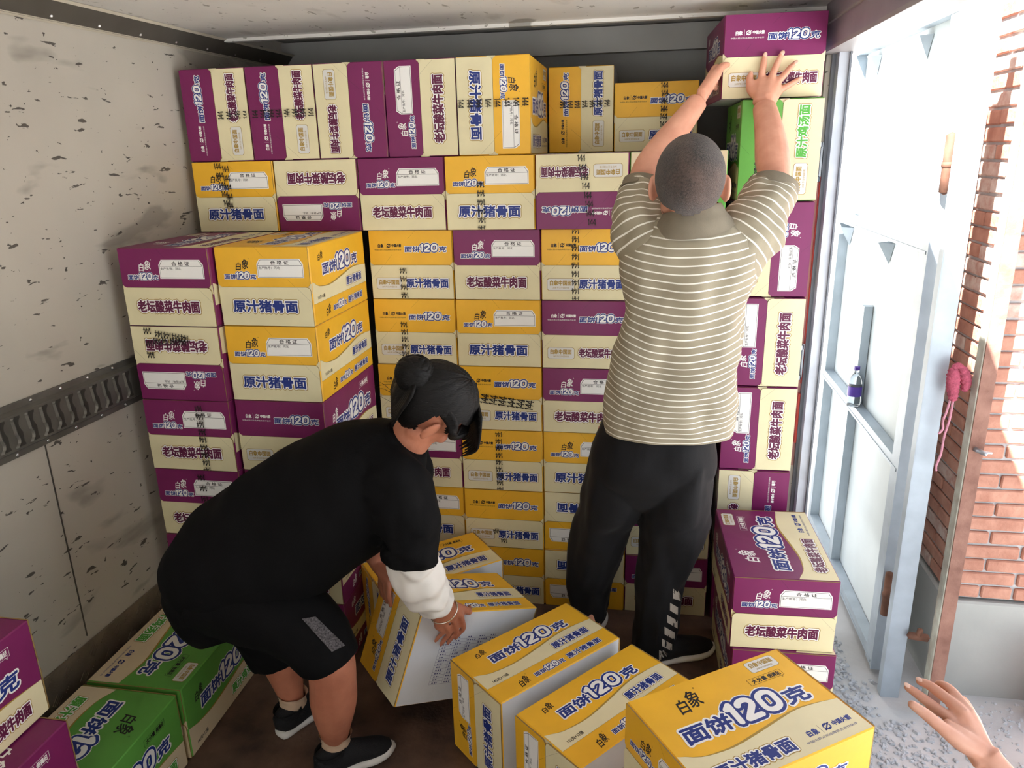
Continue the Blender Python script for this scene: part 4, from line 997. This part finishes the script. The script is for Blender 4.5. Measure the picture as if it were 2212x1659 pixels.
def sleeve(keys, seed): loft(shirt, keys, n=60, sub=12, ref=(0, 1, 0), disp=fold(.012, 5, 11, seed), cap=False)
sleeve([((1.045, -.445, 1.435), .088, .092), ((.995, -.425, 1.505), .088, .088), ((.975, -.385, 1.575), .080, .080), ((.988, -.335, 1.648), .066, .066)], 1.0)
sleeve([((1.20, -.445, 1.435), .094, .094), ((1.262, -.425, 1.505), .092, .090), ((1.312, -.385, 1.575), .084, .084), ((1.345, -.335, 1.640), .070, .070)], 4.0)
so = part(shirt, 'polo_shirt', M_POLO, man, True); so['label'] = 'olive polo shirt with thin white stripes'
for ax, (c0, c1, r0_) in enumerate((((.984, -.346, 1.632), (.990, -.330, 1.656), .0675), ((1.340, -.348, 1.622), (1.348, -.328, 1.648), .0715))):
    mb = MB(); loft(mb, [(c0, r0_ + .001, r0_ + .001), (c1, r0_, r0_)], n=40, sub=4, cap=False); part(mb, 'sleeve_cuff', M_COLL, man, True)
mb = MB()
loft(mb, [((1.122, -.474, 1.552), .112, .104), ((1.120, -.478, 1.570), .100, .098), ((1.118, -.479, 1.588), .086, .088), ((1.116, -.478, 1.600), .079, .083)], n=60, sub=6, cap=False, ref=(0, 1, .25)); loft(mb, [((1.116, -.478, 1.600), .079, .083), ((1.117, -.474, 1.585), .072, .077)], n=60, sub=2, cap=False, ref=(0, 1, .25))
part(mb, 'collar', M_COLL, man, True)
# trousers
mb = MB()
loft(mb, [((1.062, -.385, .99), .165, .118), ((1.046, -.385, .92), .182, .128), ((1.035, -.378, .80), .200, .132), ((1.020, -.365, .72), .175, .105), ((1.000, -.355, .66), .10, .07), ((.99, -.35, .625), .04, .04)], n=48, sub=8, disp=fold(.014, 2, 6, 3), ex=2.2, fixed=(0, 0, 1))
loft(mb, [((.940, -.365, .84), .095, .118), ((.915, -.34, .68), .108, .118), ((.888, -.30, .573), .096, .105), ((.858, -.25, .42), .096, .095), ((.826, -.19, .26), .086, .088), ((.823, -.20, .15), .070, .074), ((.825, -.20, .105), .066, .070)], n=40, sub=8, disp=fold(.015, 3, 9, 6), dome=False, ref=(0, 1, 0))
loft(mb, [((1.135, -.37, .84), .098, .118), ((1.122, -.36, .68), .116, .116), ((1.112, -.35, .60), .113, .110), ((1.100, -.335, .48), .098, .100), ((1.076, -.32, .34), .085, .090), ((1.068, -.30, .19), .080, .084), ((1.060, -.285, .07), .074, .078), ((1.060, -.283, .045), .072, .078)], n=40, sub=8, disp=fold(.016, 4, 11, 9), dome=False, ref=(0, 1, 0))
tr = remesh(mb, 'trousers', [M_BLKT], .006, 3); reparent(tr, man)
def decal(target, pts, name, m, parent, th=.0016, sub=4, toward=None, label=None):
    """stick a quad patch on a garment; pts = 4 corners near the surface (world), toward = casting direction"""
    mesh = target.data; off = target.matrix_world.translation if target.parent is None else Vector(target.parent.location) + Vector(target.location)
    bv = BVHTree.FromPolygons([v.co + off for v in mesh.vertices], [p.vertices[:] for p in mesh.polygons])
    D = Vector(toward).normalized(); mb = MB(); vs = []
    P = [Vector(p) for p in pts]
    for i in range(sub + 1):
        for j in range(sub + 1):
            q = P[0].lerp(P[1], i / sub).lerp(P[3].lerp(P[2], i / sub), j / sub)
            h = bv.ray_cast(q - D * .25, D, .45)[0]
            if h is None: h = bv.find_nearest(q)[0]
            vs.append(h - D * th)
    n = sub + 1; fs = [(i * n + j, (i + 1) * n + j, (i + 1) * n + j + 1, i * n + j + 1) for i in range(sub) for j in range(sub)]
    mb.add(vs, fs); o = part(mb, name, m, parent, True)
    if label: o['label'] = label
    return o
# slanted reflective bars at the lower right leg
for i in range(6):
    z = .358 - .0475 * i; x = 1.134 - .0075 * i; hh = .030 if i < 5 else .044
    decal(tr, [(x - .018, -.4, z - (.0 if i else -.006)), (x + .017, -.4, z - .020), (x + .018, -.4, z - .020 - hh * (1 if i else .6)), (x - .017, -.4, z - hh)], 'reflective_bar', M_REFL, man, toward=(.14, 2.24, -1.56), label='light grey reflective bar' )
for hl, dd, nm in (((.815, -.290, 0), (.14, 1), 'l'), ((1.035, -.325, 0), (.86, .42), 'r')):
    s = shoe(hl, dd, .27, nm, .050); s.parent = man; s.location = Vector(hl) - man.location

# ---- the woman: bent over the tilted box, seen from her right side
wom = empty('person', (.04, -.87, 0)); tag(wom, 'woman with black hair in a bun, black T-shirt and shorts, bending to lift a box', 'person')
mb = MB(); WC = Vector((.452, -.815, 1.118)); WR = frame((.45, .50, -.74), (.84, .02, .54)); WS = .98
head(mb, WC, WR, WS)
limb(mb, [((.27, -.81, .93), .09), ((.355, -.815, 1.0), .062), ((.405, -.815, 1.055), .056), ((.44, -.81, 1.10), .055)])
limb(mb, [((-.20, -.86, .56), (.14, .15)), ((-.06, -.85, .68), (.15, .15)), ((.09, -.84, .80), (.145, .15)), ((.19, -.83, .865), (.14, .15)), ((.28, -.82, .94), (.11, .13))], n=24)
rh = (.436, -.805, .505)
limb(mb, [((.30, -.90, .96), .06), ((.385, -.945, .87), .056), ((.402, -.92, .735), (.045, .045)), ((.418, -.87, .63), .043), (rh, (.032, .026))])
limb(mb, [((.27, -.72, .94), .06), ((.30, -.64, .84), .054), ((.262, -.60, .70), .044), ((.205, -.60, .60), .036), ((.165, -.615, .515), (.028, .026))])
wm = [(.478, -.742, .438), (.458, -.752, .425), (.436, -.765, .415), (.415, -.778, .412)]
def dn(a, c, off): return tuple(onE(a, off, c))
wc = [[dn(.150, -.035, .030), dn(.150, -.062, .018), dn(.148, -.084, .011)], [dn(.125, -.045, .032), dn(.126, -.076, .019), dn(.124, -.098, .011)], [dn(.100, -.050, .032), dn(.100, -.080, .019), dn(.099, -.102, .011)], [dn(.076, -.046, .030), dn(.076, -.070, .018), dn(.075, -.088, .011)]]
fingers(mb, rh, .029, wm, wc, [(.462, -.765, .480), tuple(onE(.150, .026, .018)), tuple(onE(.166, .016, .010)), tuple(onE(.180, -.006, .012))], rf=.0088, rt=.0105)
def lE(b, off, c): return tuple(PE + eb * b - ea * off + ec * c)
lh = lE(.185, .045, .075)
fingers(mb, (.165, -.615, .515), .026, [lE(.150, .038, .020), lE(.170, .042, .020), lE(.190, .042, .020), lE(.210, .038, .020)],
        [[lE(b_, .030, -.015), lE(b_, .020, -.035), lE(b_, .012, -.055)] for b_ in (.148, .170, .192, .212)], [lE(.14, .02, .05), lE(.13, .0, .035), lE(.125, -.018, .020), lE(.122, -.035, .012)], rf=.0088, rt=.0105)
limb(mb, [((-.20, -.93, .60), .11), ((-.02, -.95, .56), .095), ((.12, -.965, .47), .078), ((.160, -.975, .42), .068), ((.158, -.968, .34), .066), ((.148, -.958, .26), .066), ((.136, -.945, .17), .049), ((.128, -.932, .10), .036), ((.126, -.930, .05), .038)])
limb(mb, [((-.22, -.78, .58), .11), ((-.15, -.775, .46), .09), ((-.10, -.775, .36), .070), ((-.098, -.78, .26), .066), ((-.09, -.78, .17), .050), ((-.078, -.787, .10), .036), ((-.077, -.790, .05), .038)])
wb = remesh(mb, 'body', [M_SKW], .0045, 5); reparent(wb, wom); face_bits(WC, WR, wom, WS)
# hair: cap, fringe and bun
mb = MB(); n_ = 120; c_ = WC + WR @ (Vector((0, -.014, .020)) * WS); vs = []; fs = []; ok = []
for i in range(n_ // 2 + 1):
    for k in range(n_):
        a, e = pi * i / (n_ / 2), 2 * pi * k / n_; p = Vector((.097 * sin(a) * cos(e), .120 * sin(a) * sin(e), .116 * cos(a))) * WS
        p *= 1 + .02 * noise.noise(Vector((e * 6, a * 1.5, 0))) + .012 * noise.noise(Vector((e * 20, a * 2, 5)))
        q = p / WS; ear = (q.z < -.005 and q.y > .008) or (q.z < -.040 and q.y > -.020) or (abs(q.x) > .05 and ((q.y + .004) / .032) ** 2 + ((q.z + .016) / .046) ** 2 < 1)
        vs.append(c_ + WR @ p); ok.append(not ear and (q.y < .045 or q.z > .045) and q.z > (-.108 if q.y < -.02 else -.085))
for i in range(n_ // 2):
    for k in range(n_):
        f4 = (i * n_ + k, (i + 1) * n_ + k, (i + 1) * n_ + (k + 1) % n_, i * n_ + (k + 1) % n_)
        if sum(ok[x] for x in f4) >= 2: fs.append(f4)
mb.add(vs, fs)
T = lambda x, y, z: WC + WR @ (Vector((x, y, z)) * WS)
random.seed(4)
for q in range(34):                         # locks combed back and a loose fringe over the forehead
    sx = random.choice((-1, 1)); a = random.uniform(.2, 1.0)
    loft(mb, [(T(sx * .030 * a, .098, .070 - .03 * a), .006, .003), (T(sx * .075 * a, .085, .055 - .02 * a), .010, .004), (T(sx * .095, .045, .030 - .01 * a), .011, .004), (T(sx * .097, .0, .042 + .02 * a), .010, .004), (T(sx * .06, -.085, .04 + .02 * a), .008, .003)], n=8, sub=5, ref=WR.col[0], disp=None)
for q in range(26):
    x = -.09 + .18 * q / 25
    loft(mb, [(T(x * .7, .06, .105), .010, .005), (T(x, .105, .065), .009, .004), (T(x * 1.1, .125, .020 + .02 * abs(q - 13) / 13), .006, .003), (T(x * 1.12, .118 + .01 * random.random(), -.012 + .02 * random.random()), .002, .001)], n=8, sub=5, ref=WR.col[1])
for q in range(16):                         # nape hair drawn up to the bun
    x = -.07 + .14 * q / 15
    loft(mb, [(T(x, -.070, -.085), .006, .003), (T(x * 1.1, -.100, -.04), .009, .004), (T(x, -.125, .02), .010, .005), (T(x * .4, -.130, .035), .008, .004)], n=8, sub=4, ref=WR.col[1])
part(mb, 'hair', M_HAIR, wom, True)
mb = MB(); BC = T(0.0, -.122, .035)
for q in range(26):
    a0 = random.uniform(0, 6.28); tl = Quaternion(Vector((random.uniform(-1, 1), random.uniform(-1, 1), random.uniform(-1, 1))).normalized(), random.uniform(0, 1.2))
    pts = []
    for j in range(9):
        a = a0 + j * .55; v = tl @ Vector((cos(a), sin(a), .15 * sin(2 * a))); pts.append((BC + v * .040, .014, .010))
    loft(mb, pts, n=8, sub=3)
ball(mb, BC, (.048, .048, .048), 20)
part(mb, 'hair_bun', M_HAIR, wom, True)
mb = MB()
for q in range(26):
    st = T(random.uniform(-.08, .08), -.08 - random.random() * .04, random.uniform(-.09, .05)); v = Vector((random.uniform(-.03, -.0), random.uniform(-.02, .02), random.uniform(-.02, .03)))
    loft(mb, [(st, .0006, .0006), (st + v, .0005, .0005), (st + v * 1.6 + Vector((-.012, 0, .008 * random.uniform(-1, 1))), .0003, .0003)], n=4, sub=3)
part(mb, 'stray_hairs', M_HAIR, wom)
# T-shirt
mb = MB()
def wfold(a, t_, p): return .018 * noise.noise(Vector((p.x * 5, p.y * 6, p.z * 5))) + .010 * noise.noise(Vector((p.x * 11 + p.z * 5, p.y * 4, p.z * 3))) + .010 * sin(16 * (p.x * .75 + p.z * .65) + 4 * sin(a)) * max(0, -sin(a)) * .8
loft(mb, [((-.268, -.865, .540), .148, .165), ((-.222, -.865, .580), .178, .188), ((-.165, -.862, .625), .200, .200), ((-.063, -.85, .690), .205, .210), ((.08, -.84, .79), .200, .210), ((.185, -.83, .862), .192, .205), ((.285, -.825, .945), .150, .175), ((.345, -.82, 1.0), .105, .12), ((.378, -.82, 1.033), .066, .070)], n=90, sub=12, ref=(0, 1, 0), disp=wfold, dome=False)
loft(mb, [((.29, -.875, .965), .10, .10), ((.362, -.915, .935), .092, .088), ((.398, -.935, .86), .086, .084), ((.404, -.932, .79), .080, .080), ((.396, -.930, .735), .074, .078)], n=50, sub=10, ref=(0, 1, 0), disp=fold(.014, 5, 11, 2), dome=False)
loft(mb, [((.27, -.74, .94), .10, .10), ((.31, -.67, .88), .088, .085), ((.295, -.625, .79), .078, .075), ((.275, -.61, .73), .070, .07)], n=40, sub=8, ref=(1, 0, 0), disp=fold(.012, 5, 11, 7), dome=False)
ts = remesh(mb, 'tee_shirt', [M_BLKC], .006, 3); reparent(ts, wom)
# white under-sleeve on the right forearm
mb = MB(); loft(mb, [((.394, -.928, .760), .060, .060), ((.398, -.915, .705), .066, .064), ((.408, -.890, .640), .068, .066), ((.420, -.860, .580), .062, .060), ((.430, -.832, .540), .052, .050), ((.433, -.822, .526), .046, .044)], n=70, sub=12, ref=(0, 1, 0), disp=lambda a, t_, p: .006 * sin(26 * t_ + 2.2 * sin(a + 1) + 3 * noise.noise(Vector((a, t_ * 4, 0)))) + .004 * noise.noise(Vector((cos(a) * 2, sin(a) * 2, t_ * 6))), cap=False)
part(mb, 'white_sleeve', M_WHS, wom, True)
# bracelet
mb = MB(); bc = Vector((.441, -.788, .478)); ax_ = Vector((.02, .09, -.16)).normalized(); p1 = ax_.orthogonal().normalized(); p2 = ax_.cross(p1)
pts = [(bc + p1 * .043 * cos(q * pi / 12) + p2 * .039 * sin(q * pi / 12), .0022, .0022) for q in range(25)]
loft(mb, pts, n=8, sub=1, cap=False); br = part(mb, 'bracelet', mat('silver_bangle', 'D8D0C0', 0.2, 0.03, metal=0.9), wom, True)
# shorts
mb = MB()
loft(mb, [((-.19, -.86, .64), .13, .16), ((-.215, -.86, .57), .148, .175), ((-.215, -.86, .50), .135, .165), ((-.19, -.86, .44), .11, .14)], n=48, sub=8, ref=(0, 1, 0), disp=fold(.008, 3, 6, 2))
loft(mb, [((-.20, -.925, .60), .14, .125), ((-.09, -.94, .575), .132, .120), ((.02, -.952, .545), .118, .112), ((.105, -.965, .495), .100, .102), ((.150, -.972, .440), .086, .094), ((.163, -.974, .412), .078, .088)], n=44, sub=8, ref=(0, 1, 0), disp=fold(.007, 3, 8, 5), dome=False)
loft(mb, [((-.215, -.79, .56), .115, .110), ((-.195, -.785, .46), .108, .105), ((-.158, -.782, .37), .095, .096), ((-.120, -.782, .285), .086, .090), ((-.112, -.782, .252), .083, .087)], n=44, sub=8, ref=(0, 1, 0), disp=fold(.007, 3, 8, 8), dome=False)
sh = remesh(mb, 'shorts', [M_BLKC], .006, 3); reparent(sh, wom)
decal(sh, [(.105, -1.0, .562), (.145, -1.0, .573), (.222, -1.0, .490), (.180, -1.0, .466)], 'grey_side_panel', M_HEA, wom, toward=(-.84, 1.64, -1.23), sub=8, th=.002, label='heather grey side panel')
for hl, dd in (((.085, -.985, 0), (.78, .62)), ((-.105, -.850, 0), (.45, .89))):
    s = shoe(hl, dd, .235, '', .044); s.parent = wom; s.location = Vector(hl) - wom.location
for c_ in ((.128, -.932, .085), (-.078, -.785, .085)):
    mb = MB(); loft(mb, [((c_[0], c_[1], .05), .041, .041), ((c_[0], c_[1], .10), .041, .040), ((c_[0] + .002, c_[1], .130), .047, .046)], n=30, sub=5, cap=False, disp=fold(.003, 6, 12, 1)); part(mb, 'sock', M_SOCK, wom, True)

# ---- a bare forearm and hand reaching in from the lower right
arm = empty('person', (1.60, -1.50, 0)); tag(arm, 'bare hand and forearm of a person reaching in at the lower right corner', 'person')
mb = MB()
fm = [(1.536, -1.450, .803), (1.556, -1.443, .815), (1.569, -1.438, .812), (1.578, -1.440, .802)]
fc_ = [[(1.512, -1.432, .812), (1.492, -1.420, .822), (1.478, -1.412, .828)], [(1.531, -1.416, .824), (1.515, -1.403, .830), (1.503, -1.395, .830)], [(1.554, -1.406, .822), (1.545, -1.390, .822), (1.540, -1.380, .816)], [(1.574, -1.412, .808), (1.572, -1.398, .802), (1.570, -1.388, .792)]]
fingers(mb, (1.590, -1.492, .757), .0235, fm, fc_, [(1.545, -1.490, .786), (1.510, -1.488, .812), (1.484, -1.484, .832), (1.462, -1.480, .846)], rf=.0090, rt=.0098)
limb(mb, [((1.585, -1.488, .764), (.025, .019)), ((1.60, -1.500, .748), (.024, .020)), ((1.64, -1.53, .705), (.031, .028)), ((1.70, -1.58, .640), (.040, .038)), ((1.76, -1.62, .575), (.042, .042)), ((1.80, -1.645, .53), (.044, .044))])
ab = remesh(mb, 'forearm_and_hand', [M_SKF], .0026, 6); reparent(ab, arm)
for ch in (fc_[0], fc_[1]):
    a, b_ = Vector(ch[1]), Vector(ch[2]); d = (b_ - a).normalized(); nail(b_ + Vector((-.002, -.002, .0056)), d, (0, -.3, 1), arm, .005, .0065)
